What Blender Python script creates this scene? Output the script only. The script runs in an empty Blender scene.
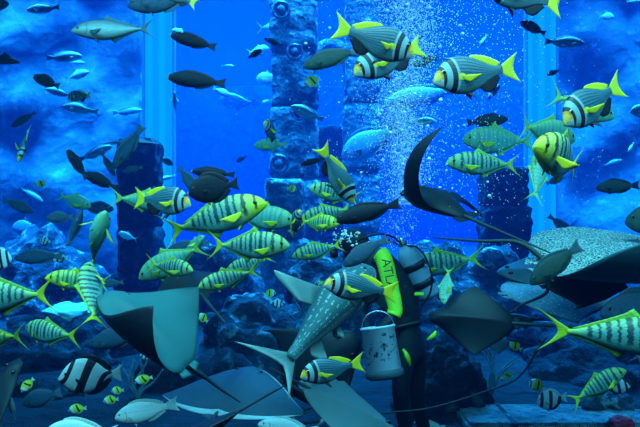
import bpy, bmesh, math, random
from mathutils import Vector, Matrix, noise

S = bpy.context.scene
COL = S.collection
R = math.radians
F = 620.0
CAMZ = 2.0

# ------------------------------------------------------------------ camera
cd = bpy.data.cameras.new('camera')
cam = bpy.data.objects.new('camera', cd)
COL.objects.link(cam)
cam.location = (0, 0, CAMZ)
cam.rotation_euler = (math.pi / 2, 0, 0)
cd.angle = 2 * math.atan(320 / F)
cd.clip_start = 0.02
S.camera = cam
S.view_settings.view_transform = 'Standard'
S.view_settings.look = 'None'
S.view_settings.gamma = 1.0
S.view_settings.exposure = 0.0

# ------------------------------------------------------------------ water of the tank (real scattering and absorption) and its light
S.cycles.volume_bounces = 0
S.cycles.max_bounces = 6
world = bpy.data.worlds.new('tank_water')
S.world = world
world.use_nodes = True
wn = world.node_tree
wn.nodes.clear()
wo = wn.nodes.new('ShaderNodeOutputWorld')
wsc = wn.nodes.new('ShaderNodeVolumeScatter')
wab = wn.nodes.new('ShaderNodeVolumeAbsorption')
wad = wn.nodes.new('ShaderNodeAddShader')
wsc.inputs['Color'].default_value = (0.0, 0.22, 1, 1)
wsc.inputs['Density'].default_value = 0.013
wsc.inputs['Anisotropy'].default_value = 0.62
wab.inputs['Color'].default_value = (0.16, 0.78, 0.975, 1)
wab.inputs['Density'].default_value = 0.25
wn.links.new(wsc.outputs[0], wad.inputs[0])
wn.links.new(wab.outputs[0], wad.inputs[1])
wn.links.new(wad.outputs[0], wo.inputs['Volume'])


def area(name, loc, sx, sy, energy, color, rot=(0, 0, 0), spread=180):
    l = bpy.data.lights.new(name, 'AREA')
    l.spread = math.radians(spread)
    l.shape = 'RECTANGLE'
    l.size, l.size_y, l.energy, l.color = sx, sy, energy, color
    o = bpy.data.objects.new(name, l)
    o.location, o.rotation_euler = loc, rot
    COL.objects.link(o)
    return o


for k_ in range(6):   # rows of daylight over the far water, slanting a little toward the viewing side
    area('surface_light_rear', (0, 15.6 + 4.4 * k_, 9.5), 46, 3.6, 21000, (0.4, 0.80, 1.0), (R(-22), 0, 0), spread=62)
area('wall_fill_light', (0, 12.2, 9.5), 46, 2.6, 17000, (0.4, 0.72, 1.0), spread=52)  # extra row added to light the walls and pillars from above
area('near_fill_light', (0, 1.7, 5.3), 12, 3.5, 920, (0.72, 1.0, 0.88), (R(18), 0, 0), spread=130)  # added fill over the near water, tilted to light flanks facing the camera


# ------------------------------------------------------------------ helpers
def P(px, py, d):
    return Vector(((px - 320) / F * d, d, CAMZ - (py - 213.5) / F * d))


def img(v):
    """a direction given as (right, down, away) in the camera's frame -> world"""
    if len(v) == 2:
        v = (v[0], v[1], 0)
    return Vector((v[0], v[2], -v[1]))


def tag(o, label=None, cat=None, group=None, kind=None):
    if label: o['label'] = label
    if cat: o['category'] = cat
    if group: o['group'] = group
    if kind: o['kind'] = kind
    return o


def link(name, me, parent=None):
    o = bpy.data.objects.new(name, me)
    COL.objects.link(o)
    if parent: o.parent = parent
    return o


def empty(name, loc, parent=None):
    o = bpy.data.objects.new(name, None)
    o.empty_display_size = 0.05
    o.location = loc
    COL.objects.link(o)
    if parent: o.parent = parent
    return o


def mesh_from(verts, faces, mats=(), smooth=True, attrs=None, name='mesh'):
    me = bpy.data.meshes.new(name)
    me.from_pydata([tuple(v) for v in verts], [], faces)
    for m in mats: me.materials.append(m)
    if attrs:
        for k, vals in attrs.items():
            a = me.attributes.new(k, 'FLOAT', 'POINT')
            a.data.foreach_set('value', vals)
    bm = bmesh.new()
    bm.from_mesh(me)
    bmesh.ops.recalc_face_normals(bm, faces=bm.faces)
    bm.to_mesh(me)
    bm.free()
    if smooth:
        me.polygons.foreach_set('use_smooth', [True] * len(me.polygons))
    return me


def tube(points, radii, n=10, mats=(), closed_ends=True):
    pts = [Vector(p) for p in points]
    if not hasattr(radii, '__len__'): radii = [radii] * len(pts)
    verts, faces = [], []
    prev = None
    for i, p in enumerate(pts):
        t = (pts[min(i + 1, len(pts) - 1)] - pts[max(i - 1, 0)]).normalized()
        if prev is None:
            a = Vector((0, 0, 1)) if abs(t.z) < 0.9 else Vector((1, 0, 0))
        else:
            a = prev
        s = (a - t * a.dot(t)).normalized()
        prev = s
        b = t.cross(s)
        for k in range(n):
            an = 2 * math.pi * k / n
            verts.append(p + (s * math.cos(an) + b * math.sin(an)) * radii[i])
    for i in range(len(pts) - 1):
        for k in range(n):
            faces.append((i * n + k, i * n + (k + 1) % n, (i + 1) * n + (k + 1) % n, (i + 1) * n + k))
    if closed_ends:
        faces.append(tuple(range(n))[::-1])
        faces.append(tuple(range((len(pts) - 1) * n, len(pts) * n)))
    return mesh_from(verts, faces, mats)


def lathe(profile, n=24, mats=()):
    """profile: list of (radius, z)"""
    verts, faces = [], []
    for r, z in profile:
        for k in range(n):
            a = 2 * math.pi * k / n
            verts.append((r * math.cos(a), r * math.sin(a), z))
    for i in range(len(profile) - 1):
        for k in range(n):
            faces.append((i * n + k, i * n + (k + 1) % n, (i + 1) * n + (k + 1) % n, (i + 1) * n + k))
    faces.append(tuple(range(n))[::-1])
    faces.append(tuple(range((len(profile) - 1) * n, len(profile) * n)))
    return mesh_from(verts, faces, mats)


def spline(pts, n):
    """Catmull-Rom through pts"""
    pts = [Vector(p) for p in pts]
    q = [pts[0] * 2 - pts[1]] + pts + [pts[-1] * 2 - pts[-2]]
    out = []
    for i in range(1, len(q) - 2):
        for k in range(n):
            t = k / n
            a, b, c, d = q[i - 1], q[i], q[i + 1], q[i + 2]
            out.append(0.5 * ((2 * b) + (c - a) * t + (2 * a - 5 * b + 4 * c - d) * t * t + (3 * b - a - 3 * c + d) * t ** 3))
    out.append(pts[-1])
    return out


def lerp_table(tab, u):
    """smooth interpolation in a table of rows (u, a, b, ...)"""
    for i in range(len(tab) - 1):
        if u <= tab[i + 1][0]:
            t = (u - tab[i][0]) / (tab[i + 1][0] - tab[i][0])
            p0, p1, p2, p3 = tab[max(i - 1, 0)], tab[i], tab[i + 1], tab[min(i + 2, len(tab) - 1)]
            out = []
            for c in range(1, len(p1)):
                m1 = (p2[c] - p0[c]) / max(p2[0] - p0[0], 1e-6) * (p2[0] - p1[0])
                m2 = (p3[c] - p1[c]) / max(p3[0] - p1[0], 1e-6) * (p2[0] - p1[0])
                h = (2 * t ** 3 - 3 * t * t + 1) * p1[c] + (t ** 3 - 2 * t * t + t) * m1 + (-2 * t ** 3 + 3 * t * t) * p2[c] + (t ** 3 - t * t) * m2
                out.append(h)
            return out
    return list(tab[-1][1:])


# ------------------------------------------------------------------ materials
class NT:
    """small node-building helper"""
    def __init__(self, name, rough=0.45, spec=0.4):
        self.m = bpy.data.materials.new(name)
        self.m.use_nodes = True
        self.t = self.m.node_tree
        self.b = self.t.nodes['Principled BSDF']
        self.b.inputs['Roughness'].default_value = rough
        self.b.inputs['Specular IOR Level'].default_value = spec

    def n(self, typ, **kw):
        x = self.t.nodes.new(typ)
        for k, v in kw.items(): setattr(x, k, v)
        return x

    def l(self, a, b): self.t.links.new(a, b)

    def attr(self, name):
        x = self.n('ShaderNodeAttribute'); x.attribute_name = name
        return x.outputs['Fac']

    def math(self, op, a, b=None, c=None):
        x = self.n('ShaderNodeMath', operation=op)
        for i, v in enumerate((a, b, c)):
            if v is None: continue
            if isinstance(v, (int, float)): x.inputs[i].default_value = v
            else: self.l(v, x.inputs[i])
        return x.outputs[0]

    def ramp(self, fac, stops, interp='LINEAR'):
        x = self.n('ShaderNodeValToRGB')
        r = x.color_ramp
        r.interpolation = interp
        while len(r.elements) < len(stops): r.elements.new(0.5)
        for e, (p, c) in zip(r.elements, stops):
            e.position = p
            e.color = (c, c, c, 1) if isinstance(c, (int, float)) else (*c, 1)
        self.l(fac, x.inputs[0])
        return x.outputs[0]

    def mix(self, fac, a, b, blend='MIX'):
        x = self.n('ShaderNodeMix', data_type='RGBA', blend_type=blend)
        for v, s in ((fac, x.inputs[0]), (a, x.inputs[6]), (b, x.inputs[7])):
            if isinstance(v, (int, float)): s.default_value = v
            elif isinstance(v, tuple): s.default_value = (*v, 1)
            else: self.l(v, s)
        return x.outputs[2]

    def noise(self, scale, detail=3, vec=None, out='Fac', rough=0.5):
        x = self.n('ShaderNodeTexNoise')
        x.inputs['Scale'].default_value = scale
        x.inputs['Detail'].default_value = detail
        x.inputs['Roughness'].default_value = rough
        self.l(vec if vec is not None else self.objvec(), x.inputs['Vector'])
        return x.outputs[out]

    def vor(self, scale, feature='F1', vec=None):
        x = self.n('ShaderNodeTexVoronoi', feature=feature)
        x.inputs['Scale'].default_value = scale
        self.l(vec if vec is not None else self.objvec(), x.inputs['Vector'])
        return x.outputs['Distance']

    def objvec(self):
        return self.n('ShaderNodeTexCoord').outputs['Object']

    def bump(self, h, strength=0.3, dist=0.02):
        x = self.n('ShaderNodeBump')
        x.inputs['Strength'].default_value = strength
        x.inputs['Distance'].default_value = dist
        self.l(h, x.inputs['Height'])
        self.l(x.outputs[0], self.b.inputs['Normal'])

    def done(self, col):
        if isinstance(col, tuple): self.b.inputs['Base Color'].default_value = (*col, 1)
        else: self.l(col, self.b.inputs['Base Color'])
        return self.m


def plain(name, c, rough=0.5, var=0.0, scale=6.0, spec=0.4, metal=0.0):
    t = NT(name, rough, spec)
    t.b.inputs['Metallic'].default_value = metal
    if var:
        n = t.noise(scale, 3)
        f = t.ramp(n, [(0.3, 0.0), (0.7, 1.0)])
        return t.done(t.mix(f, tuple(x * (1 - var) for x in c), tuple(min(1, x * (1 + var)) for x in c)))
    return t.done(c)


def fin_mat(name, c, edge=None):
    """a fin: rays run from root (r=0) to tip (r=1), s runs across"""
    t = NT(name, 0.5, 0.3)
    s, r = t.attr('s'), t.attr('r')
    w = t.math('SINE', t.math('MULTIPLY', s, 70.0))
    f = t.math('MULTIPLY', t.math('ADD', w, 1.0), 0.22)
    col = t.mix(f, c, tuple(x * 0.55 for x in c))
    if edge: col = t.mix(t.ramp(r, [(0.55, 0.0), (0.95, 1.0)]), col, edge)
    return t.done(col)


def scale_bump(t, scale=42.0):
    u, v = t.attr('u'), t.attr('v')
    cv = t.n('ShaderNodeCombineXYZ')
    t.l(t.math('MULTIPLY', u, 2.2), cv.inputs[0])
    t.l(v, cv.inputs[1])
    t.bump(t.vor(scale * 0.5, vec=cv.outputs[0]), 0.25, 0.01)
    return cv.outputs[0]


def head_marks(t, col, gill_u, dark=(0.03, 0.04, 0.04), amount=0.7):
    """mouth slit and gill cover line"""
    u, v = t.attr('u'), t.attr('v')
    g = t.math('ADD', u, t.math('MULTIPLY', t.math('MULTIPLY', v, v), 0.10))
    line = t.ramp(g, [(gill_u - 0.018, 0.0), (gill_u, 1.0), (gill_u + 0.012, 0.0)])
    vv = t.ramp(t.math('ADD', t.math('MULTIPLY', v, 0.5), 0.5), [(0.12, 0.0), (0.2, 1.0), (0.72, 1.0), (0.8, 0.0)])
    col = t.mix(t.math('MULTIPLY', t.math('MULTIPLY', line, vv), amount), col, dark)
    mz = t.math('ABSOLUTE', t.math('ADD', t.math('ADD', v, 0.16), t.math('MULTIPLY', u, 2.0)))
    mo = t.math('MULTIPLY', t.math('LESS_THAN', mz, 0.028), t.math('LESS_THAN', u, 0.085))
    return t.mix(mo, col, dark)


def trevally_mat(name, silver, yellow, ytop, yhead, bars=0.9):
    t = NT(name, 0.38, 0.5)
    u, v = t.attr('u'), t.attr('v')
    cv = scale_bump(t)
    wob = t.math('MULTIPLY', t.math('SUBTRACT', t.noise(5.0, 2, cv), 0.5), 0.05)
    ub = t.math('ADD', u, wob)
    stops = []
    for c, w in ((0.115, .012), (0.235, .018), (0.335, .008), (0.41, .019), (0.485, .007), (0.555, .018), (0.63, .007), (0.70, .015), (0.77, .006), (0.835, .012)):
        stops += [(c - w - .008, 0.0), (c - w, 1.0), (c + w, 1.0), (c + w + .008, 0.0)]
    # colour ramps hold at most 32 stops: two ramps
    r1 = t.ramp(ub, stops[:20]); r2 = t.ramp(ub, stops[20:])
    bar = t.math('MAXIMUM', r1, r2)
    vn = t.math('ADD', t.math('MULTIPLY', v, 0.5), 0.5)
    fade = t.ramp(t.math('ADD', vn, t.math('MULTIPLY', wob, 3.0)), [(0.16, 0.0), (0.34, 1.0)])
    col = t.mix(t.ramp(vn, [(0.05, 0.0), (0.5, 1.0)]), tuple(min(1, x * 1.25) for x in silver), silver)
    top = t.math('MULTIPLY', t.ramp(vn, [(0.62, 0.0), (0.98, 1.0)]), ytop)
    col = t.mix(top, col, yellow)
    hd = t.math('MULTIPLY', t.ramp(u, [(0.10, 1.0), (0.36, 0.0)]), yhead)
    col = t.mix(hd, col, yellow)
    pd = t.math('MULTIPLY', t.ramp(u, [(0.84, 0.0), (1.0, 1.0)]), 0.8)
    col = t.mix(pd, col, yellow)
    col = t.mix(t.math('MULTIPLY', t.math('MULTIPLY', bar, fade), bars), col, (0.012, 0.02, 0.03))
    sp = t.math('MULTIPLY', t.math('LESS_THAN', t.vor(7.0, vec=cv), 0.10), t.ramp(u, [(0.4, 0.0), (0.5, 1.0)]))
    col = t.mix(t.math('MULTIPLY', sp, 0.8 * bars), col, (0.02, 0.03, 0.04))
    return t.done(head_marks(t, col, 0.27))


def bream_mat(name, base=(0.032, 0.15, 0.22)):
    t = NT(name, 0.4, 0.5)
    u, v = t.attr('u'), t.attr('v')
    scale_bump(t)
    ln = t.math('SINE', t.math('MULTIPLY', t.math('ADD', v, t.math('MULTIPLY', u, 0.35)), 34.0))
    lf = t.ramp(t.math('ADD', t.math('MULTIPLY', ln, 0.5), 0.5), [(0.45, 0.0), (0.75, 1.0)])
    vn = t.math('ADD', t.math('MULTIPLY', v, 0.5), 0.5)
    lf = t.math('MULTIPLY', lf, t.ramp(vn, [(0.15, 0.2), (0.45, 1.0)]))
    body = t.mix(t.math('MULTIPLY', lf, 0.85), base, tuple(x * 0.16 for x in base))
    belly = t.mix(t.ramp(vn, [(0.02, 1.0), (0.3, 0.0)]), body, (0.14, 0.28, 0.32))
    uu = t.math('ADD', u, t.math('MULTIPLY', t.math('MULTIPLY', v, v), 0.05))
    face = t.ramp(uu, [(0.0, (0.9, 0.60, 0.08)), (0.095, (0.9, 0.36, 0.01)), (0.125, (0.01, 0.012, 0.02)), (0.165, (0.24, 0.42, 0.47)),
                       (0.245, (0.01, 0.012, 0.02)), (0.315, (0.22, 0.40, 0.46)), (0.345, (0.06, 0.2, 0.27))], 'CONSTANT')
    col = t.mix(t.math('LESS_THAN', uu, 0.36), belly, face)
    jaw = t.math('MULTIPLY', t.math('LESS_THAN', u, 0.12), t.math('LESS_THAN', v, -0.16))
    col = t.mix(jaw, col, (0.5, 0.62, 0.62))
    # yellow blaze at the root of the breast fin
    bx = t.math('MULTIPLY', t.math('SUBTRACT', u, 0.37), 9.0)
    bz = t.math('MULTIPLY', t.math('ADD', v, 0.12), 2.6)
    rr = t.math('ADD', t.math('MULTIPLY', bx, bx), t.math('MULTIPLY', bz, bz))
    col = t.mix(t.math('LESS_THAN', rr, 0.22), col, (0.75, 0.62, 0.02))
    return t.done(head_marks(t, col, 0.9, amount=0.0))


def dark_mat(name, c=(0.02, 0.028, 0.04), top=None, spots=0.0, lips=None):
    t = NT(name, 0.55, 0.15)
    u, v = t.attr('u'), t.attr('v')
    cv = scale_bump(t, 36)
    f = t.ramp(t.noise(4.0, 3, cv), [(0.3, 0.0), (0.7, 1.0)])
    col = t.mix(f, tuple(x * 0.75 for x in c), tuple(x * 1.3 for x in c))
    if top: col = t.mix(t.ramp(t.math('ADD', t.math('MULTIPLY', v, 0.5), 0.5), [(0.4, 0.0), (0.9, 1.0)]), col, top)
    if spots: col = t.mix(t.math('MULTIPLY', t.math('LESS_THAN', t.vor(9.0, vec=cv), 0.16), spots), col, tuple(min(1, x * 5) for x in c))
    if lips: col = t.mix(t.math('LESS_THAN', u, 0.035), col, lips)
    return t.done(head_marks(t, col, 0.25, tuple(x * 0.3 for x in c)))


def silver_mat(name, c=(0.42, 0.5, 0.5), back=(0.10, 0.17, 0.2), belly=None, metal=0.0):
    t = NT(name, 0.33, 0.6)
    t.b.inputs['Metallic'].default_value = metal
    u, v = t.attr('u'), t.attr('v')
    cv = scale_bump(t, 44)
    vn = t.math('ADD', t.math('MULTIPLY', v, 0.5), 0.5)
    vn = t.math('ADD', vn, t.math('MULTIPLY', t.math('SUBTRACT', t.noise(6.0, 2, cv), 0.5), 0.15))
    col = t.ramp(vn, [(0.1, belly or c), (0.45, c), (0.75, back), (1.0, tuple(x * 0.8 for x in back))])
    ll = t.math('LESS_THAN', t.math('ABSOLUTE', t.math('SUBTRACT', t.math('ADD', v, t.math('MULTIPLY', u, 0.45)), 0.42)), 0.025)
    col = t.mix(t.math('MULTIPLY', ll, 0.5), col, tuple(x * 0.4 for x in back))
    return t.done(head_marks(t, col, 0.25))


def banded_mat(name, stops, slope=0.0):
    t = NT(name, 0.5, 0.35)
    u, v = t.attr('u'), t.attr('v')
    scale_bump(t, 34)
    uu = t.math('ADD', u, t.math('MULTIPLY', v, slope))
    col = t.ramp(uu, stops, 'CONSTANT')
    return t.done(col)


def shark_mat(name):
    t = NT(name, 0.5, 0.3)
    u, v = t.attr('u'), t.attr('v')
    cv = t.n('ShaderNodeCombineXYZ')
    t.l(t.math('MULTIPLY', u, 46.0), cv.inputs[0])
    t.l(t.math('MULTIPLY', v, 7.0), cv.inputs[1])
    d = t.vor(1.0, vec=cv.outputs[0])
    ln = t.math('LESS_THAN', t.math('ABSOLUTE', t.math('SINE', t.math('MULTIPLY', v, 11.0))), 0.5)
    col = t.mix(t.math('MULTIPLY', t.math('LESS_THAN', d, 0.42), ln), (0.045, 0.13, 0.15), (0.24, 0.44, 0.45))
    belly = t.ramp(t.math('ADD', t.math('MULTIPLY', v, 0.5), 0.5), [(0.1, 1.0), (0.25, 0.0)])
    return t.done(t.mix(belly, col, (0.6, 0.66, 0.64)))


def ray_mat(name, top, spots=None, scale=26.0, rough=0.55, var=0.25):
    t = NT(name, rough, 0.3)
    vec = t.objvec()
    f = t.ramp(t.noise(3.0, 4, vec), [(0.3, 0.0), (0.7, 1.0)])
    col = t.mix(f, tuple(x * (1 - var) for x in top), tuple(min(1, x * (1 + var)) for x in top))
    if spots == 'honeycomb':
        e = t.vor(scale, 'DISTANCE_TO_EDGE', vec)
        col = t.mix(t.ramp(e, [(0.06, 1.0), (0.16, 0.0)]), (0.02, 0.04, 0.04), (0.34, 0.46, 0.44))
    elif spots == 'dots':
        d = t.vor(scale, 'F1', vec)
        col = t.mix(t.ramp(d, [(0.16, 1.0), (0.24, 0.0)]), col, (0.7, 0.78, 0.76))
    t.bump(t.noise(40.0, 2, vec), 0.12, 0.01)
    return t.done(col)


def rock_mat(name, dark, light, scale=1.6, mottled=0.5, light2=None, bump=0.9):
    t = NT(name, 0.9, 0.15)
    vec = t.objvec()
    n1 = t.noise(scale, 6, vec, rough=0.62)
    n2 = t.noise(scale * 4.2, 5, vec, rough=0.6)
    col = t.mix(t.ramp(n1, [(0.36, 0.0), (0.66, 1.0)]), dark, light)
    pit = t.vor(scale * 3.4, vec=vec)
    col = t.mix(t.math('MULTIPLY', t.ramp(pit, [(0.1, 1.0), (0.4, 0.0)]), mottled), col, tuple(x * 0.45 for x in dark))
    if light2: col = t.mix(t.ramp(n2, [(0.55, 0.0), (0.68, 1.0)]), col, light2)
    h = t.math('ADD', t.math('MULTIPLY', n2, 1.4), t.math('MULTIPLY', pit, 0.6))
    t.bump(h, bump, 0.12)
    return t.done(col)


YEL = (0.80, 0.70, 0.015)
M = {}
M['trev'] = trevally_mat('trevally_skin', (0.10, 0.33, 0.30), (0.40, 0.60, 0.02), 0.5, 0.45)
M['trevy'] = trevally_mat('trevally_skin_golden', (0.18, 0.48, 0.20), (0.62, 0.74, 0.01), 0.85, 0.95, 0.75)
M['trevp'] = trevally_mat('trevally_skin_pale', (0.09, 0.36, 0.30), (0.34, 0.52, 0.04), 0.4, 0.3, 0.28)
M['trevh'] = trevally_mat('trevally_skin_yellow_head', (0.10, 0.33, 0.29), (0.72, 0.80, 0.01), 0.35, 1.0, 0.9)
M['bream'] = bream_mat('seabream_skin')
M['dark'] = dark_mat('dark_skin', (0.007, 0.013, 0.022), lips=(0.25, 0.32, 0.3))
M['blue'] = dark_mat('blue_grey_skin', (0.03, 0.085, 0.15), (0.02, 0.055, 0.10))
M['olive'] = dark_mat('olive_skin', (0.03, 0.075, 0.065), (0.018, 0.05, 0.05))
M['spot'] = dark_mat('spotted_skin', (0.03, 0.04, 0.05), spots=0.9)
M['steel'] = silver_mat('steel_skin', (0.20, 0.42, 0.44), (0.03, 0.11, 0.15), (0.36, 0.58, 0.58), 0.25)
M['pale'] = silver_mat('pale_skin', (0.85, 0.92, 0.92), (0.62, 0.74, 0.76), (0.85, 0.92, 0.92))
M['mid'] = silver_mat('hazy_skin', (0.30, 0.40, 0.44), (0.2, 0.3, 0.34), (0.34, 0.44, 0.46))  # duller pale skin; fading in the haze is put into its colour
M['banner'] = banded_mat('banded_skin', [(0.0, (0.6, 0.68, 0.7)), (0.10, (0.012, 0.012, 0.02)), (0.20, (0.55, 0.66, 0.7)), (0.42, (0.012, 0.012, 0.02)),
                                         (0.58, (0.52, 0.64, 0.7)), (0.80, (0.012, 0.012, 0.02)), (0.94, (0.52, 0.64, 0.7))], -0.14)
M['dam'] = banded_mat('striped_skin', [(0.0, (0.6, 0.7, 0.72)), (0.14, (0.012, 0.012, 0.02)), (0.26, (0.6, 0.7, 0.72)), (0.48, (0.012, 0.012, 0.02)),
                                       (0.62, (0.6, 0.7, 0.72)), (0.84, (0.012, 0.012, 0.02))], -0.04)
M['butter'] = banded_mat('butterfly_skin', [(0.0, (0.75, 0.78, 0.6)), (0.09, (0.02, 0.02, 0.02)), (0.17, (0.78, 0.8, 0.7)), (0.40, (0.72, 0.66, 0.04)),
                                            (0.60, (0.02, 0.03, 0.02)), (0.72, (0.70, 0.66, 0.05))], 0.10)
M['shark'] = shark_mat('dotted_shark_skin')
FM = {k: fin_mat('fin_' + k, *c) for k, c in {
    'yellow': ((0.80, 0.70, 0.015),), 'lime': ((0.50, 0.60, 0.02),), 'green': ((0.26, 0.48, 0.10),), 'leaf': ((0.26, 0.46, 0.05),), 'black': ((0.012, 0.014, 0.02),),
    'dark': ((0.009, 0.015, 0.025),), 'blue': ((0.07, 0.12, 0.18),), 'olive': ((0.03, 0.08, 0.10),), 'steel': ((0.04, 0.12, 0.15),),
    'pale': ((0.55, 0.68, 0.68),), 'white': ((0.62, 0.72, 0.72),), 'shark': ((0.14, 0.24, 0.25), (0.30, 0.42, 0.42))}.items()}
M['eye_dark'] = plain('eye_pupil', (0.006, 0.006, 0.008), 0.12, spec=0.7)
M['eye_gold'] = plain('eye_ring_gold', (0.55, 0.50, 0.25), 0.3)
M['eye_pale'] = plain('eye_ring_pale', (0.6, 0.68, 0.68), 0.3)
M['eye_ink'] = plain('eye_ring_dark', (0.05, 0.06, 0.07), 0.3)

# ------------------------------------------------------------------ the tank
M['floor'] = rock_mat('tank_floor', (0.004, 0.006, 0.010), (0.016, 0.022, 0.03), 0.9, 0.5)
M['reef'] = rock_mat('reef_rock', (0.010, 0.016, 0.026), (0.05, 0.07, 0.09), 1.3, 0.8, (0.22, 0.30, 0.34))  # pale noise specks put highlights into the rock colour
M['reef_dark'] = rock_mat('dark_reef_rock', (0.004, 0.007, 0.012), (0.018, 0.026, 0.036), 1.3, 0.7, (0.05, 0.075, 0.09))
M['ruin'] = rock_mat('ruin_stone', (0.06, 0.10, 0.13), (0.19, 0.28, 0.32), 1.8, 0.6, (0.30, 0.42, 0.46))
M['wall'] = rock_mat('tank_wall', (0.11, 0.20, 0.28), (0.24, 0.38, 0.46), 0.8, 0.2, (0.36, 0.48, 0.54), bump=0.3)
M['ledge'] = rock_mat('ledge_stone', (0.08, 0.12, 0.14), (0.26, 0.34, 0.36), 3.0, 0.5)
M['sand'] = plain('pale_sand', (0.62, 0.70, 0.66), 0.9, 0.2, 3.0)


def grid_mesh(x0, x1, y0, y1, nx, ny, fz, mats):
    verts, faces = [], []
    for j in range(ny + 1):
        for i in range(nx + 1):
            x = x0 + (x1 - x0) * i / nx
            y = y0 + (y1 - y0) * j / ny
            verts.append((x, y, fz(x, y)))
    for j in range(ny):
        for i in range(nx):
            a = j * (nx + 1) + i
            faces.append((a, a + 1, a + nx + 2, a + nx + 1))
    me = mesh_from(verts, faces, mats)
    if me.polygons[0].normal.z < 0: me.flip_normals()
    return me


def floor_z(x, y):
    n = noise.noise(Vector((x * .5, y * .5, 0))) * .14 + noise.noise(Vector((x * 1.7, y * 1.7, 3))) * .05
    return n + 0.45 * max(0, min(1, (y - 7) / 6))


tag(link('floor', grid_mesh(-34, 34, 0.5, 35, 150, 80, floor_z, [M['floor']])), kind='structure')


def wall_mesh(pts, z0, z1, nz, amp, mats, seed=0.0):
    """an upright rough face following pts (x, y)"""
    line = []
    for (a, b) in zip(pts[:-1], pts[1:]):
        n = max(2, int((Vector(b) - Vector(a)).length / 0.35))
        line += [Vector(a).lerp(Vector(b), k / n) for k in range(n)]
    line.append(Vector(pts[-1]))
    verts, faces = [], []
    for j in range(nz + 1):
        z = z0 + (z1 - z0) * j / nz
        for p in line:
            q = Vector((p.x * .9 + seed, z * .9, p.y * .9))
            verts.append((p.x, p.y + amp * (noise.noise(q) + .5 * noise.noise(q * 2.3)), z))
    w = len(line)
    for j in range(nz):
        for i in range(w - 1):
            faces.append((j * w + i, j * w + i + 1, (j + 1) * w + i + 1, (j + 1) * w + i))
    return mesh_from(verts, faces, mats)


tag(link('wall_back', wall_mesh([(-34, 34), (34, 34)], -0.2, 9, 26, .3, [M['wall']])), kind='structure')
# stone side walls that stand in front of the open blue water
tag(link('wall_left', wall_mesh([(-14, 13.2), (-4.15, 14.2), (-4.1, 14.6)], -0.2, 9, 30, .35, [M['wall']], 4.0)), kind='structure')
tag(link('wall_right', wall_mesh([(5.35, 14.4), (14, 13.4)], -0.2, 9, 30, .35, [M['wall']], 9.0)), kind='structure')

# tall lit windows between the walls
t = NT('window_daylight', 0.6)
wv = t.n('ShaderNodeTexWave'); wv.inputs['Scale'].default_value = 1.1; wv.inputs['Distortion'].default_value = 0.6
t.l(t.objvec(), wv.inputs['Vector'])
t.l(t.mix(t.ramp(wv.outputs['Fac'], [(0.2, 0.0), (0.8, 1.0)]), (0.0, 0.42, 1.0), (0.0, 0.55, 1.0)), t.b.inputs['Emission Color'])
t.b.inputs['Emission Strength'].default_value = 1.3
M['window'] = t.done((0.02, 0.03, 0.04))
M['mullion'] = plain('window_edge', (0.12, 0.2, 0.26), 0.7)


def box_mesh(x0, x1, y0, y1, z0, z1, mats, bev=0.01):
    bm = bmesh.new()
    bmesh.ops.create_cube(bm, size=1)
    for v in bm.verts:
        v.co = Vector(((x0 + x1) / 2 + v.co.x * (x1 - x0), (y0 + y1) / 2 + v.co.y * (y1 - y0), (z0 + z1) / 2 + v.co.z * (z1 - z0)))
    if bev: bmesh.ops.bevel(bm, geom=bm.edges[:], offset=bev, segments=2, affect='EDGES')
    me = bpy.data.meshes.new('box')
    bm.to_mesh(me); bm.free()
    for m in mats: me.materials.append(m)
    return me


for n_, (a, b, d, py_b) in enumerate(((145, 172, 14.0, 260), (528, 556, 14.0, 262))):
    x0, x1 = P(a, 0, d).x, P(b, 0, d).x
    w = link('window_%d' % (n_ + 1), box_mesh(x0, x1, d, d + .1, 0.2, 8.5, [M['window']]))
    tag(w, kind='structure')
    for k, xx in enumerate((x0 - .03, x1 + .03)):
        link('window_frame', box_mesh(xx - .03, xx + .03, d - .02, d + .14, 0.2, 8.5, [M['mullion']]), w)


# ------------------------------------------------------------------ rocks and ruins
def rock_mesh(size, seed, sub=4, amp=0.35, mats=(), flat=0.0):
    bm = bmesh.new()
    bmesh.ops.create_icosphere(bm, subdivisions=sub, radius=1)
    for v in bm.verts:
        n = v.co.normalized()
        q = n * 1.3 + Vector((seed * 3.1, seed * 1.7, seed))
        k = 1 + amp * noise.noise(q) + amp * .55 * noise.noise(q * 2.4) + amp * .3 * noise.noise(q * 5.3) + amp * .14 * noise.noise(q * 11)
        v.co = Vector((n.x * size[0] * k, n.y * size[1] * k, n.z * size[2] * k))
    me = bpy.data.meshes.new('rock')
    bm.to_mesh(me); bm.free()
    for m in mats: me.materials.append(m)
    me.polygons.foreach_set('use_smooth', [True] * len(me.polygons))
    return me


def boulder(px, py, d, w, h, seed, label, mat='reef', name='reef_boulder', group='boulders of the reef', depth=None):
    """px, py: middle of its top edge; w, h in pixels at depth d"""
    sx, sz = w / F * d / 2, h / F * d / 2
    c = P(px, py + h / 2, d)
    o = link(name, rock_mesh((sx, depth or sx * .8, sz), seed, 5, .38, [M[mat]]))
    o.location = c
    return tag(o, label, 'rock', group, 'thing')


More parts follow.
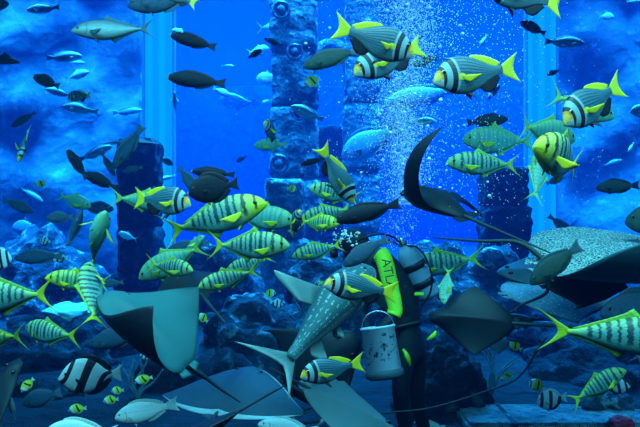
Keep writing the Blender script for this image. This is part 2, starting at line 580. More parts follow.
boulder(262, 300, 8.2, 150, 130, 1.0, 'broad mottled reef boulder with painted pale highlights behind the shark fin')
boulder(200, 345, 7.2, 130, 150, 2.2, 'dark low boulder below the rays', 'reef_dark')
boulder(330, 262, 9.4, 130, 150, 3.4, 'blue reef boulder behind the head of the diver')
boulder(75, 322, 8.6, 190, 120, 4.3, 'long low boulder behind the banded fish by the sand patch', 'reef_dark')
boulder(128, 300, 9.6, 90, 120, 5.2, 'rounded boulder at the foot of the dark stone tower')
boulder(20, 240, 11.5, 180, 170, 6.6, 'big hazy boulder in the far corner under the faint fish')
boulder(215, 255, 10.8, 140, 150, 7.1, 'hazy boulder ridge behind the crowded trevallies')
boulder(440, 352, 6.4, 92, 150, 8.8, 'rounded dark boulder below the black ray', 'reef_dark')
boulder(455, 250, 10.0, 150, 170, 9.9, 'hazy reef boulder behind the tail of the barred trevally')
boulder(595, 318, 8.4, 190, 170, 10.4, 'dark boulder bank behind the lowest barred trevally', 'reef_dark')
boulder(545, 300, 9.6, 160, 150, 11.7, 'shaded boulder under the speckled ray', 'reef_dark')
boulder(610, 392, 6.2, 90, 80, 12.5, 'lumpy grey rock beneath the lowest barred trevally')
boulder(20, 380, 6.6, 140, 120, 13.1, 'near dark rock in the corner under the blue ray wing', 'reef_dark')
boulder(420, 300, 8.8, 90, 110, 14.9, 'mid reef rock behind the legs of the diver')
# low stone ledge along the bottom of the view
o = link('stone_ledge', box_mesh(-.95, .95, -.3, .3, -.24, 0, [M['ledge']], .03))
o.location = P(560, 413, 5.9)
tag(o, 'flat pale stone ledge along the bottom under the banded fish', 'ledge', kind='thing')
link('ledge_joint', box_mesh(-.03, .03, -.305, .31, -.23, .004, [M['reef']], .008), o).location = (-.52, 0, 0)
o = link('sand_patch', rock_mesh((.36, .5, .12), 21.0, 4, .3, [M['sand']]))
o.location = P(68, 312, 8.9)
tag(o, 'bright pale sand patch between two dark boulders', 'sand', kind='thing')


M['red'] = plain('red_sponge', (0.45, 0.01, 0.03), 0.8, .4, 14)
o = link('red_sponge', rock_mesh((.11, .1, .06), 31.0, 4, .3, [M['red']]))
o.location = P(620, 423, 5.6)
tag(o, 'small dark red sponge on the stone ledge', 'sponge', kind='thing')


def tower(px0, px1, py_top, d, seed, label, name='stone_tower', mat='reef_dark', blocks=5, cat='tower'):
    """stacked weathered stone blocks from the floor to py_top"""
    x0, x1 = P(px0, 0, d).x, P(px1, 0, d).x
    zt = P(0, py_top, d).z
    root = empty(name, ((x0 + x1) / 2, d, 0.3))
    tag(root, label, cat, kind='thing')
    rnd = random.Random(seed)
    z = 0.0
    hs = [rnd.uniform(.7, 1.3) for _ in range(blocks)]
    s = (zt - .3) / sum(hs)
    for k in range(blocks):
        h = hs[k] * s
        w = (x1 - x0) / 2 * (1.12 - .10 * k / max(1, blocks - 1) * 2 + rnd.uniform(-.05, .05))
        bm = bmesh.new()
        bmesh.ops.create_cube(bm, size=2)
        bmesh.ops.subdivide_edges(bm, edges=bm.edges[:], cuts=9, use_grid_fill=True)
        for v in bm.verts:
            c = v.co
            r = max(0, (max(abs(c.x), abs(c.y), abs(c.z)) and sum(1 for q in c if abs(q) > .95) - 1)) * .07
            q = Vector((c.x * 1.4 + seed, c.y * 1.4 + k, c.z * 1.4 * h / w))
            n = noise.noise(q) * .12 + noise.noise(q * 2.7) * .08
            v.co = Vector((c.x * w * (1 - r + n), c.y * w * (1 - r + n), c.z * h / 2 * (1.02 - r * .4) + n * .1))
        me = bpy.data.meshes.new('block'); bm.to_mesh(me); bm.free()
        me.materials.append(M[mat])
        me.polygons.foreach_set('use_smooth', [True] * len(me.polygons))
        b = link('stone_block', me, root)
        b.location = (rnd.uniform(-.05, .05) * w, 0, z + h / 2)
        z += h
    return root


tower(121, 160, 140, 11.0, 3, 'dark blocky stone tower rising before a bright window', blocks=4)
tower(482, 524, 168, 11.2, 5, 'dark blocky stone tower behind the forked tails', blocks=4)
pil = tower(272, 318, -60, 13.0, 11, 'tall carved ruin pillar beside the open blue water', 'stone_pillar', 'ruin', 6, 'pillar')
for (px, py, r) in ((281, 166, 9), (296, 60, 8), (283, 20, 9), (300, 118, 7), (292, 208, 10)):
    q = P(px, py, 13.0)
    dm = lathe([(r / F * 13.0 * a, b) for a, b in ((1, 0), (1, .09), (.8, .11), (.7, .07), (.45, .06), (.4, .12), (.15, .13))], 20, [M['ruin']])
    c = link('carved_disc', dm, pil)
    c.rotation_euler = (math.pi / 2, 0, 0)
    c.location = (q.x - pil.location.x, -.58, q.z - .3)
pil2 = tower(345, 378, -60, 14.0, 17, 'second ruin pillar hidden behind the rising bubbles', 'stone_pillar', 'ruin', 6, 'pillar')
# dark arch stone between the two pillars
x0, x1 = P(312, 0, 14.3).x, P(350, 0, 14.3).x
bm = bmesh.new()
prof = []
zc, zt = P(0, 70, 14.3).z, P(0, 20, 14.3).z
r_o = (x1 - x0) / 2
ringv = []
for k in range(25):
    a = math.pi * k / 24
    ringv.append((math.cos(a), math.sin(a)))
verts, faces = [], []
for yy in (14.0, 14.5):
    for (ca, sa) in ringv:
        verts.append((x0 + r_o + r_o * .62 * ca, yy, zc + r_o * .9 * sa))
    for (ca, sa) in ringv:
        verts.append((x0 + r_o + r_o * 1.25 * ca, yy, zc + r_o * 1.5 * sa))
for k in range(24):
    faces += [(k, k + 1, 25 + k + 1, 25 + k), (50 + k, 75 + k, 75 + k + 1, 50 + k + 1), (k, 50 + k, 50 + k + 1, k + 1), (25 + k, 25 + k + 1, 75 + k + 1, 75 + k)]
faces += [(0, 25, 75, 50), (24, 74, 99, 49)]
tag(link('stone_arch', mesh_from(verts, faces, [M['ruin']])), 'round stone arch between the two ruin pillars', 'arch', kind='thing')
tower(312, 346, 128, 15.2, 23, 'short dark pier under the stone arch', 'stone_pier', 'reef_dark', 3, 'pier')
tower(264, 306, 180, 11.3, 29, 'wide pale plinth block in front of the carved pillar', 'stone_plinth', 'ruin', 2, 'plinth')


def branch_coral(px, py, d, h, seed, label, mat):
    rnd = random.Random(seed)
    root = empty('branching_coral', P(px, py, d))
    tag(root, label, 'coral', 'branching corals on the reef')
    for k in range(7):
        a = rnd.uniform(0, 6.28)
        p = Vector((0, 0, 0)); v = Vector((math.cos(a) * .5, math.sin(a) * .25, 1)).normalized()
        pts = [p.copy()]
        for s in range(5):
            p = p + v * h * .2
            v = (v + Vector((rnd.uniform(-.5, .5), rnd.uniform(-.3, .3), rnd.uniform(-.1, .3)))).normalized()
            pts.append(p.copy())
        link('branch', tube(spline(pts, 3), [.022 - .015 * i / 15 for i in range(16)], 7, [mat]), root)


M['coral'] = plain('coral_branch', (0.10, 0.14, 0.16), 0.8, .3, 12)
branch_coral(490, 398, 6.6, .55, 1, 'dark branching coral beside the rounded boulder', M['coral'])
branch_coral(138, 400, 6.6, .45, 2, 'dark branching coral near the small butterflyfish pair', M['coral'])
branch_coral(300, 318, 8.0, .35, 4, 'small branching coral on the mottled boulder', M['coral'])


# ------------------------------------------------------------------ fish
SHAPES = {}
SHAPES['trevally'] = dict(bl=.80, wid=.070, prof=[(0, .004, -.012), (.03, .042, -.036), (.08, .080, -.058), (.16, .118, -.088), (.28, .147, -.124), (.42, .156, -.146),
                                                 (.56, .138, -.136), (.70, .098, -.100), (.83, .054, -.056), (.93, .025, -.026), (1, .020, -.020)],
                          tail=lambda v: (-.352 - .148 * abs(v) ** 1.5, .185 * v), troot=.019,
                          dorsal=(.44, .94, [.062, .030, .018, .015, .014, .012, .010]), anal=(.54, .94, [.058, .028, .018, .015, .013, .010]),
                          pect=(.285, -.03, .20, .045, 35), pelv=(.30, .085, .03), eye=(.115, .028, .021))
SHAPES['bream'] = dict(bl=.80, wid=.072, prof=[(0, -.02, -.045), (.03, .035, -.065), (.09, .100, -.095), (.17, .156, -.132), (.28, .196, -.172), (.42, .206, -.190),
                                              (.56, .182, -.178), (.70, .128, -.130), (.83, .072, -.072), (.93, .047, -.046), (1, .046, -.045)],
                       tail=lambda v: (-.425 - .075 * abs(v) ** 1.6, .165 * v), troot=.042,
                       dorsal=(.55, .94, [.015, .035, .052, .06, .055, .035]), anal=(.64, .92, [.05, .095, .085, .06, .03]),
                       pect=(.37, -.02, .19, .05, 30), pelv=(.42, .14, .05), eye=(.14, .055, .026))
SHAPES['slender'] = dict(bl=.82, wid=.062, prof=[(0, .004, -.016), (.03, .034, -.036), (.09, .064, -.060), (.18, .094, -.086), (.32, .120, -.112), (.48, .124, -.120),
                                                (.62, .108, -.106), (.76, .078, -.078), (.88, .047, -.046), (1, .038, -.037)],
                         tail=lambda v: (-.462 - .038 * abs(v) ** 2, .088 * v), troot=.035,
                         dorsal=(.28, .93, [.018, .03, .03, .03, .032, .034, .02]), anal=(.56, .93, [.018, .03, .03, .03, .018]),
                         pect=(.27, -.02, .12, .045, 40), pelv=(.33, .07, .025), eye=(.115, .03, .019))
SHAPES['disc'] = dict(bl=.82, wid=.066, prof=[(0, -.01, -.035), (.03, .03, -.06), (.09, .105, -.115), (.18, .19, -.185), (.32, .262, -.250), (.48, .282, -.272),
                                             (.64, .246, -.240), (.78, .165, -.165), (.89, .080, -.080), (1, .045, -.045)],
                      tail=lambda v: (-.455 - .045 * abs(v) ** 2, .15 * v), troot=.042,
                      dorsal=(.26, .95, [.03, .05, .055, .06, .065, .07, .045]), anal=(.50, .95, [.03, .055, .06, .065, .04]),
                      pect=(.33, -.03, .15, .05, 40), pelv=(.36, .13, .045), eye=(.15, .06, .024))
SHAPES['shark'] = dict(bl=.84, wid=.105, prof=[(0, .01, -.02), (.04, .045, -.04), (.12, .075, -.06), (.25, .10, -.075), (.4, .105, -.075), (.55, .085, -.06),
                                              (.7, .058, -.042), (.85, .034, -.027), (1, .022, -.02)],
                       tail=lambda v: (-.40 - .12 * abs(v) ** 1.2, .20 * v if v > 0 else .10 * v), troot=.020,
                       dorsal=(.42, .58, [.20, .17, .11, .05]), anal=(.70, .82, [.10, .07, .03]),
                       pect=(.26, -.03, .24, .10, 75), pelv=(.52, .09, .05), eye=(.09, .03, .010))


def strip_mesh(rays, mats, th=0.006, nseg=5, warp=None, curve=0.0):
    """rays: list of (root, tip) 3D pairs; a thin tapered solid fin between them"""
    nr = len(rays)
    verts, faces, s_, r_ = [], [], [], []
    for side in (1, -1):
        for i, (a, b) in enumerate(rays):
            a, b = Vector(a), Vector(b)
            for k in range(nseg + 1):
                t = k / nseg
                p = a.lerp(b, t)
                e = min(1.0, 3.0 * min(i, nr - 1 - i) / max(1, nr - 1) + .35)
                p = p + Vector((0, side * th * .5 * (1 - .8 * t) * e, 0))
                p.y += curve * t * t
                verts.append(warp(p) if warp else p)
                s_.append(i / max(1, nr - 1)); r_.append(t)
    w = nseg + 1
    off = nr * w
    for i in range(nr - 1):
        for k in range(nseg):
            a = i * w + k
            faces.append((a, a + 1, a + w + 1, a + w))
            faces.append((off + a, off + a + w, off + a + w + 1, off + a + 1))
    for i in range(nr - 1):
        a, b = i * w + nseg, (i + 1) * w + nseg
        faces.append((a, off + a, off + b, b))
        a, b = i * w, (i + 1) * w
        faces.append((a, b, off + b, off + a))
    for k in range(nseg):
        a = k; faces.append((a, off + a, off + a + 1, a + 1))
        a = (nr - 1) * w + k; faces.append((a, a + 1, off + a + 1, off + a))
    return mesh_from(verts, faces, mats, attrs={'s': s_, 'r': r_})


def resample(vals, n):
    out = []
    for i in range(n):
        x = i / (n - 1) * (len(vals) - 1)
        k = min(int(x), len(vals) - 2)
        out.append(vals[k] + (vals[k + 1] - vals[k]) * (x - k))
    return out


FISH_CACHE = {}


def fish_meshes(shape, bend, mats):
    key = (shape, round(bend, 2), mats)
    if key in FISH_CACHE: return FISH_CACHE[key]
    sh = SHAPES[shape]
    body_m, dors_m, anal_m, tail_m, pect_m, pelv_m, eye_m = mats
    bl, prof = sh['bl'], sh['prof']
    zmax = max(r[1] for r in prof)

    def warp(p):
        s = .5 - p.x
        y = bend * (s * s - .25 * s)
        a = math.atan(bend * (2 * s - .25)) * .9
        return Vector((p.x + math.sin(a) * p.y * .0, p.y + y, p.z))
    us = [0, .012, .03, .055, .085, .12, .16, .20, .25, .30, .36, .42, .48, .54, .60, .66, .72, .78, .84, .89, .94, .97, 1.0]
    N = 20
    verts, faces, ua, va = [], [], [], []
    for u in us:
        top, bot = lerp_table(prof, u)
        hh, mid = (top - bot) / 2, (top + bot) / 2
        wtab = [(0, .16), (.05, .42), (.15, .80), (.32, 1.0), (.5, .96), (.7, .66), (.85, .34), (1, .16)]
        w = lerp_table(wtab, u)[0] * sh['wid']
        for k in range(N):
            a = 2 * math.pi * k / N
            ca, sa = math.cos(a), math.sin(a)
            y = w * math.copysign(abs(ca) ** .85, ca)
            z = mid + hh * math.copysign(abs(sa) ** 1.12, sa)
            verts.append(warp(Vector((.5 - bl * u, y, z))))
            ua.append(u); va.append(max(-1, min(1, (z - mid) / max(hh, 1e-4))) if u > .2 else (z - mid) / max(hh, .02 + 0 * zmax))
    for i in range(len(us) - 1):
        for k in range(N):
            faces.append((i * N + k, i * N + (k + 1) % N, (i + 1) * N + (k + 1) % N, (i + 1) * N + k))
    faces.append(tuple(range(N)))
    faces.append(tuple(range((len(us) - 1) * N, len(us) * N))[::-1])
    out = [('body', mesh_from(verts, faces, [M[body_m]], attrs={'u': ua, 'v': va}, name=shape + '_body'))]
    # tail
    rays = []
    for k in range(13):
        v = 1 - 2 * k / 12
        tx, tz = sh['tail'](v)
        rays.append(((-.5 + (1 - bl) + .02, 0, sh['troot'] * v), (tx, 0, tz)))
    out.append(('tail_fin', strip_mesh(rays, [FM[tail_m]], .014, 5, warp)))

    def edge_fin(spec, top):
        u0, u1, hts = spec
        n = 11
        hs = resample(hts, n)
        rays = []
        for k in range(n):
            u = u0 + (u1 - u0) * k / (n - 1)
            tp, bt = lerp_table(prof, u)
            z = (tp - .012) if top else (bt + .012)
            x = .5 - bl * u
            h = hs[k]
            rays.append(((x, 0, z), (x - h * .75 - .012, 0, z + (h * .9 + .012) * (1 if top else -1))))
        return rays
    out.append(('dorsal_fin', strip_mesh(edge_fin(sh['dorsal'], True), [FM[dors_m]], .010, 4, warp)))
    out.append(('anal_fin', strip_mesh(edge_fin(sh['anal'], False), [FM[anal_m]], .010, 4, warp)))
    u, z0, ln, wd, ang = sh['pect']
    wtab = [(0, .16), (.05, .42), (.15, .80), (.32, 1.0), (.5, .96), (1, .16)]
    for s in (1, -1):
        w = lerp_table(wtab, u)[0] * sh['wid'] * .92
        ca, sa = math.cos(R(ang)), math.sin(R(ang)) * s
        rays = []
        for k in range(7):
            q = k / 6
            l = ln * (1 - .62 * q)
            rz = wd * (.5 - q) * .7
            rays.append(((.5 - bl * u, s * w, z0 + rz), (.5 - bl * u - l * ca, s * w + l * sa, z0 + rz - l * (.12 + .5 * q))))
        out.append(('pectoral_fin', strip_mesh(rays, [FM[pect_m]], .006, 4, warp)))
    u, ln, wd = sh['pelv']
    tp, bt = lerp_table(prof, u)
    for s in (1, -1):
        rays = []
        for k in range(6):
            q = k / 5
            l = ln * (1 - .55 * q)
            rays.append(((.5 - bl * u - q * wd, s * .018, bt + .014), (.5 - bl * u - q * wd - l * .7, s * (.018 + .25 * l), bt - l * .6 + .01)))
        out.append(('pelvic_fin', strip_mesh(rays, [FM[pelv_m]], .007, 4, warp)))
    u, ez, er = sh['eye']
    w = lerp_table(wtab, u)[0] * sh['wid']
    tp, bt = lerp_table(prof, u)
    mid, hh = (tp + bt) / 2, (tp - bt) / 2
    q = max(-.95, min(.95, (ez - mid) / hh))
    yw = w * (1 - abs(q) ** 1.8) ** .42
    for s in (1, -1):
        bm = bmesh.new()
        bmesh.ops.create_uvsphere(bm, u_segments=14, v_segments=8, radius=1)
        for f in bm.faces:
            c = f.calc_center_median()
            f.material_index = 1 if c.z > .55 else 0
        me = bpy.data.meshes.new('eye')
        for v in bm.verts:
            c = v.co.copy()
            v.co = warp(Vector((.5 - bl * u + c.x * er, s * (yw - .35 * er + c.z * er * .62), ez + c.y * er)))
        bmesh.ops.recalc_face_normals(bm, faces=bm.faces)
        bm.to_mesh(me); bm.free()
        me.materials.append(M[eye_m]); me.materials.append(M['eye_dark'])
        me.polygons.foreach_set('use_smooth', [True] * len(me.polygons))
        out.append(('eye', me))
    FISH_CACHE[key] = out
    return out


# kind: shape, (body, dorsal, anal, tail, pectoral, pelvic, eye ring), object name, category
KINDS = {
    'trev': ('trevally', ('trev', 'leaf', 'leaf', 'lime', 'lime', 'lime', 'eye_ink'), 'golden_trevally', 'fish'),
    'trevy': ('trevally', ('trevy', 'lime', 'lime', 'lime', 'yellow', 'yellow', 'eye_ink'), 'golden_trevally', 'fish'),
    'trevh': ('trevally', ('trevh', 'leaf', 'leaf', 'lime', 'yellow', 'lime', 'eye_ink'), 'golden_trevally', 'fish'),
    'trevp': ('trevally', ('trevp', 'green', 'green', 'green', 'lime', 'green', 'eye_ink'), 'golden_trevally', 'fish'),
    'bream': ('bream', ('bream', 'yellow', 'black', 'yellow', 'yellow', 'black', 'eye_gold'), 'barred_seabream', 'fish'),
    'dark': ('slender', ('dark', 'dark', 'dark', 'dark', 'dark', 'dark', 'eye_ink'), 'dark_parrotfish', 'fish'),
    'blue': ('slender', ('blue', 'blue', 'blue', 'blue', 'blue', 'blue', 'eye_ink'), 'blue_grey_fish', 'fish'),
    'olive': ('slender', ('olive', 'olive', 'olive', 'blue', 'olive', 'olive', 'eye_ink'), 'olive_unicornfish', 'fish'),
    'spot': ('slender', ('spot', 'dark', 'dark', 'dark', 'dark', 'dark', 'eye_ink'), 'grouper', 'fish'),
    'ddisc': ('disc', ('dark', 'dark', 'dark', 'dark', 'dark', 'dark', 'eye_ink'), 'dark_surgeonfish', 'fish'),
    'bdisc': ('disc', ('blue', 'blue', 'blue', 'blue', 'blue', 'blue', 'eye_ink'), 'dark_surgeonfish', 'fish'),
    'jack': ('trevally', ('steel', 'steel', 'steel', 'steel', 'steel', 'steel', 'eye_ink'), 'jack_fish', 'fish'),
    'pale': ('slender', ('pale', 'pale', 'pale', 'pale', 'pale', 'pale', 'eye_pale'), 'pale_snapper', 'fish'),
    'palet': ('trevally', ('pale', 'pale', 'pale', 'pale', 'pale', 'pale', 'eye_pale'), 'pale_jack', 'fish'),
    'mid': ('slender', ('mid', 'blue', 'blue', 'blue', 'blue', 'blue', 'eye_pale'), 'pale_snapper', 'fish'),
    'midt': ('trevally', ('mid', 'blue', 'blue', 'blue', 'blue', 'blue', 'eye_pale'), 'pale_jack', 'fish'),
    'banner': ('disc', ('banner', 'black', 'black', 'white', 'black', 'black', 'eye_ink'), 'banded_damselfish', 'fish'),
    'dam': ('disc', ('dam', 'white', 'black', 'white', 'white', 'black', 'eye_ink'), 'banded_damselfish', 'fish'),
    'butter': ('disc', ('butter', 'yellow', 'yellow', 'white', 'yellow', 'white', 'eye_gold'), 'butterflyfish', 'fish'),
    'shark': ('shark', ('shark', 'shark', 'shark', 'shark', 'shark', 'shark', 'eye_ink'), 'dotted_shark', 'shark'),
}


def fish(kind, hx, hy, tx, ty, d, label, yaw=0, up=(0, -1, 0), h=1.0, bend=0.0, w=1.0, group=None, roll=0, name=None, simple=False):
    """snout at pixel (hx, hy), tail tip at (tx, ty), middle at depth d; yaw > 0 brings the head nearer"""
    shape, mats, nm, cat = KINDS[kind]
    L = math.hypot(hx - tx, hy - ty) / F * d
    dz = L * math.tan(R(yaw)) / 2
    H, T = P(hx, hy, d - dz), P(tx, ty, d + dz)
    X = (H - T).normalized()
    U = img(up)
    Z = (U - X * U.dot(X)).normalized()
    Y = Z.cross(X)
    m = Matrix((X, Y, Z)).transposed().to_4x4()
    if roll: m = m @ Matrix.Rotation(R(roll), 4, 'X')
    s = (H - T).length
    parts = fish_meshes(shape, bend, mats)
    px = math.hypot(hx - tx, hy - ty) / math.cos(R(yaw))
    root = link(name or nm, parts[0][1])
    root.matrix_world = Matrix.Translation((H + T) / 2) @ m @ Matrix.Diagonal((s, s * w, s * h, 1))
    tag(root, label, cat, group)
    for pn, me in parts[1:]:
        if (px < 26 or simple) and pn in ('pelvic_fin', 'eye', 'pectoral_fin'): continue
        link(pn, me, root)
    return root

TG, BG = 'golden trevallies of the shoal', 'barred seabreams near the glass'
DG, PG, SG = 'dark parrotfish in the open water', 'pale fish far off in the water', 'small reef fish over the rocks'

# --- golden trevallies
fish('trevh', 267, 203, 160, 234, 3.8, 'trevally with a bright yellow head under the round dark surgeonfish', 8, (0, -1), .98, -.05, group=TG)
fish('trev', 290, 246, 204, 245, 3.55, 'green barred trevally with a yellow breast fin, largest in the middle shoal', 6, (0, -1), 1.05, .06, group=TG)
fish('trevp', 296, 222, 222, 212, 4.5, 'plain pale green trevally behind the striped front-facing seabream', 10, (0, -1), 1.05, 0, group=TG)
fish('trevp', 139, 279, 210, 242, 4.15, 'pale teal trevally with faint bars above the near big ray', -12, (0, -1), 1.0, .08, group=TG)
fish('trev', 193, 271, 148, 263, 3.85, 'short foreshortened barred trevally directly over the raised dark ray wing', 35, (0, -1), .95, -.1, group=TG)
fish('trev', 198, 288, 262, 268, 3.7, 'barred trevally with a forked tail pointing up, below the largest middle trevally', 12, (0, -1), .95, .12, group=TG)
fish('trev', 226, 272, 275, 254, 4.3, 'half hidden barred trevally squeezed between two larger ones', -8, (0, -1), .95, 0, group=TG)
fish('trevp', 106, 211, 84, 268, 3.8, 'trevally swimming upward with pale belly and both yellow breast fins spread', 28, (.15, -.3, 1), .9, .12, 1.6, group=TG)
fish('trevy', 45, 278, 114, 284, 3.95, 'golden yellow trevally behind the one that swims away, near the big ray', 10, (0, -1), .98, .04, group=TG)
fish('trev', 90, 262, 92, 334, 3.55, 'trevally swimming away with its forked tail toward us, beside the big ray', -38, (-.75, -.6, -.3), 1.0, -.12, group=TG)
fish('trev', -48, 299, 62, 293, 3.3, 'large boldly barred trevally cut off by the left picture edge', -8, (0, -1), .95, .05, group=TG)
fish('trev', 26, 328, 76, 338, 3.75, 'pale barred trevally with dotted flank over the dark corner rock', -38, (.1, -1), .95, -.15, group=TG)
fish('trevy', -42, 342, 32, 334, 3.5, 'trevally cut by the left edge with only its yellow tail clear', -10, (0, -1), .95, .1, group=TG)
fish('trevp', 178, 204, 107, 197, 4.4, 'trevally behind the seabream with only its yellow forked tail in view', 6, (0, -1), .9, 0, group=TG)
fish('trev', 446, 163, 523, 165, 4.8, 'teal barred trevally facing the bubbles with a lime forked tail', 5, (0, -1), .98, .03, group=TG)
fish('trevp', 462, 140, 540, 141, 6.0, 'large hazy trevally with faint dotted bars beside the stone tower', 0, (0, -1), 1.15, 0, group=TG)
fish('trevh', 534, 146, 596, 172, 3.2, 'bright trevally swimming toward us with mouth ajar and fins spread', 42, (.12, -1, -.15), 1.3, -.2, 1.4, group=TG)
fish('trevp', 541, 150, 536, 202, 4.4, 'teal trevally swimming away below the front-facing bright trevally', -40, (-.7, -.8, .3), .85, .1, group=TG)
fish('trevp', 614, 118, 545, 93, 4.4, 'trevally mostly hidden behind a seabream, lime forked tail raised', -12, (0, -1), 1.1, -.06, group=TG)
fish('trevp', 575, 140, 512, 124, 4.7, 'small teal trevally with a drooping lime tail beside the bright one', -30, (.2, -1), 1.15, -.12, group=TG)
fish('trev', 702, 340, 535, 330, 3.3, 'long barred trevally with a tall forked tail beneath the speckled ray', 5, (0, -1), .80, .05, group=TG)
fish('trev', 626, 370, 565, 403, 3.95, 'arched barred trevally lowest of all, above the stone ledge', 6, (-.35, -1), .98, -.16, group=TG)
fish('palet', 668, 374, 630, 352, 4.5, 'pale trevally cut by the right picture edge with a small upright tail', -20, (.1, -1), 1.2, 0, name='golden_trevally', group=TG)
fish('trev', 309, 188, 362, 200, 4.5, 'teal trevally behind the steep diving seabream', 15, (0, -1), 1.05, .05, group=TG)
fish('trev', 301, 219, 356, 207, 4.75, 'barred trevally behind the yellow one, above the head of the diver', 0, (0, -1), 1.0, 0, group=TG)
fish('trevy', 339, 224, 296, 221, 4.2, 'stout yellow trevally facing the long dark parrotfish', 32, (0, -1), 1.05, .05, group=TG)
fish('trev', 292, 257, 346, 243, 4.6, 'barred trevally in front of the face of the diver', 0, (0, -1), .95, .05, group=TG)
fish('trev', 403, 268, 489, 257, 5.5, 'barred trevally coming out from behind the scuba tank', -5, (0, -1), .95, -.05, group=TG)
fish('trevp', 444, 304, 449, 266, 4.3, 'pale trevally seen end-on, hanging upright beside the scuba tank', 35, (-1, -.2, .3), .9, .1, group=TG)
fish('trevp', 91, 207, 56, 194, 6.8, 'small hazy barred trevally below the steep black parrotfish', 10, (0, -1), 1.15, 0, group=TG)
fish('trevp', 254, 146, 290, 144, 6.6, 'pale trevally by the carved pillar under a front-facing seabream', 15, (0, -1), 1.1, .1, group=TG)
fish('trevp', 205, 236, 176, 262, 4.4, 'green trevally tail showing below the yellow-headed trevally', 30, (.3, -1), .8, 0, group=TG)

# --- barred seabreams
fish('bream', 414, 54, 333, 25, 3.5, 'striped seabream with yellow tail and dorsal fin high above the bubbles', -14, (.16, -1, -.1), 1.0, .05, group=BG)
fish('bream', 353, 73, 424, 45, 3.9, 'seabream half hidden behind the highest seabream, facing the other way', 14, (0, -1), .95, 0, group=BG)
fish('bream', 433, 80, 517, 68, 3.35, 'seabream with orange face and open mouth right of the bubbles', 18, (.05, -1), 1.0, .06, group=BG)
fish('bream', 484, -14, 564, 6, 3.4, 'seabream cut by the top edge, black belly fins and yellow tail showing', 5, (0, -1), 1.0, 0, group=BG)
fish('bream', 563, 122, 620, 84, 3.5, 'seabream nosing down above the bright front-facing trevally', 30, (-.1, -1), 1.0, .05, group=BG)
fish('bream', 191, 203, 132, 198, 3.7, 'seabream with black and white face bars beside the dark surgeonfish', 14, (0, -1), 1.12, .08, group=BG)
fish('bream', 353, 203, 319, 144, 3.6, 'seabream diving steeply with its yellow tail straight up', -12, (1, -.5, .1), .82, -.08, group=BG)
fish('bream', 324, 283, 399, 293, 3.2, 'seabream with yellow snout in front of the lime sleeve', 10, (.02, -1), .92, -.06, group=BG)
fish('bream', 300, 376, 366, 363, 3.25, 'seabream in front of the black ray beside the white bucket', 14, (0, -1), .95, -.1, group=BG)
fish('bream', 19, 161, 28, 126, 5.4, 'seabream seen from the front, head down, breast fins spread wide', 38, (.2, -1, .3), .85, .05, group=BG)
fish('bream', 264, 122, 280, 142, 6.0, 'small front-facing seabream against the carved pillar', 55, (.1, -1), 1.0, -.1, group=BG)
fish('bream', 301, 210, 288, 236, 4.0, 'small front-facing seabream between the pale green and stout yellow trevallies', 45, (-.3, -1), .8, .1, group=BG)
fish('bream', 67, 97, 92, 95, 8.0, 'distant seabream with one black bar near the tumbling triggerfish', 0, (0, -1), 1.15, 0, group=BG)
fish('bream', 163, -10, 197, 5, 3.9, 'seabream above the picture edge with only a yellow tail tip showing', 0, (0, -1), 1.0, 0, group=BG)

# --- dark fish
fish('dark', 170, 35, 217, 48, 4.8, 'dark parrotfish nose up beside the bright window, upper of two alike', 6, (0, -1), 1.1, .04, group=DG)
fish('dark', 167, 77, 227, 84, 4.5, 'long dark parrotfish, lower of two beside the bright window', 4, (0, -1), 1.1, .02, group=DG)
fish('olive', 303, 67, 361, 49, 4.1, 'olive-dark unicornfish under the tail of the highest seabream', 5, (0, -1), 1.12, -.03, group=DG)
fish('dark', 335, 221, 401, 203, 3.5, 'long black parrotfish just above the bubbling head of the diver', 0, (0, -1), 1.05, .02, group=DG)
fish('blue', 343, 266, 388, 238, 3.45, 'dark blue-grey fish nose down across the chest of the diver', 10, (-.1, -1), 1.2, .06, group=DG)
fish('olive', 530, 284, 580, 244, 3.5, 'olive fish nose down in front of the honeycomb ray', 8, (-.1, -1), 1.3, .05, group=DG)
fish('spot', 596, 188, 640, 185, 6.0, 'dark grouper with raised back fin in clear blue water', 0, (0, -1), 1.25, 0, group=DG)
fish('olive', 625, 222, 700, 216, 4.3, 'big dark fish head entering at the right picture edge', 0, (0, -1), 1.75, 0, group=DG)
fish('dark', 191, 171, 236, 175, 4.0, 'slim dark parrotfish right above the round surgeonfish', 0, (0, -1), .95, .04, group=DG)
fish('ddisc', 187, 193, 240, 183, 3.25, 'round dark surgeonfish with an upright tail in front of the shoal', 14, (0, -1), .95, -.08, group=DG)
fish('dark', 67, 149, 87, 180, 5.4, 'black parrotfish swimming steeply upward in the hazy blue', 10, (.5, -.6, .4), 1.1, .08, group=DG)
fish('dark', 83, 173, 119, 189, 5.8, 'dark parrotfish touching the tail of the steep black one', 0, (0, -1), 1.15, .06, group=DG)
fish('dark', 33, 76, 60, 87, 6.0, 'small stout black fish tumbling in the upper hazy water', 20, (.1, -1), 1.7, .1, name='triggerfish', group=DG)
fish('blue', 11, 127, 36, 112, 8.0, 'slim slate fish above the front-facing seabream with spread fins', 0, (0, -1), 1.0, 0, group=DG)
fish('blue', 33, 212, 2, 199, 7.0, 'dark slate fish low by the hazy corner boulder', 0, (0, -1), 1.2, 0, group=DG)
fish('blue', 114, 209, 80, 207, 8.2, 'hazy blue fish behind the small barred trevally', 0, (0, -1), 1.4, 0, group=DG)
fish('blue', 122, 172, 143, 167, 7.0, 'small dark fish beside the stone tower, below the grey diving fish', 0, (0, -1), 1.2, 0, group=DG)
fish('blue', 173, 165, 160, 158, 8.5, 'tiny dark fish crossing the bright left window', 0, (0, -1), 1.6, 0, group=DG)
fish('spot', 508, 119, 466, 123, 6.4, 'dark white-spotted grouper beside the raised ray wing', 0, (0, -1), 1.2, 0, group=DG)
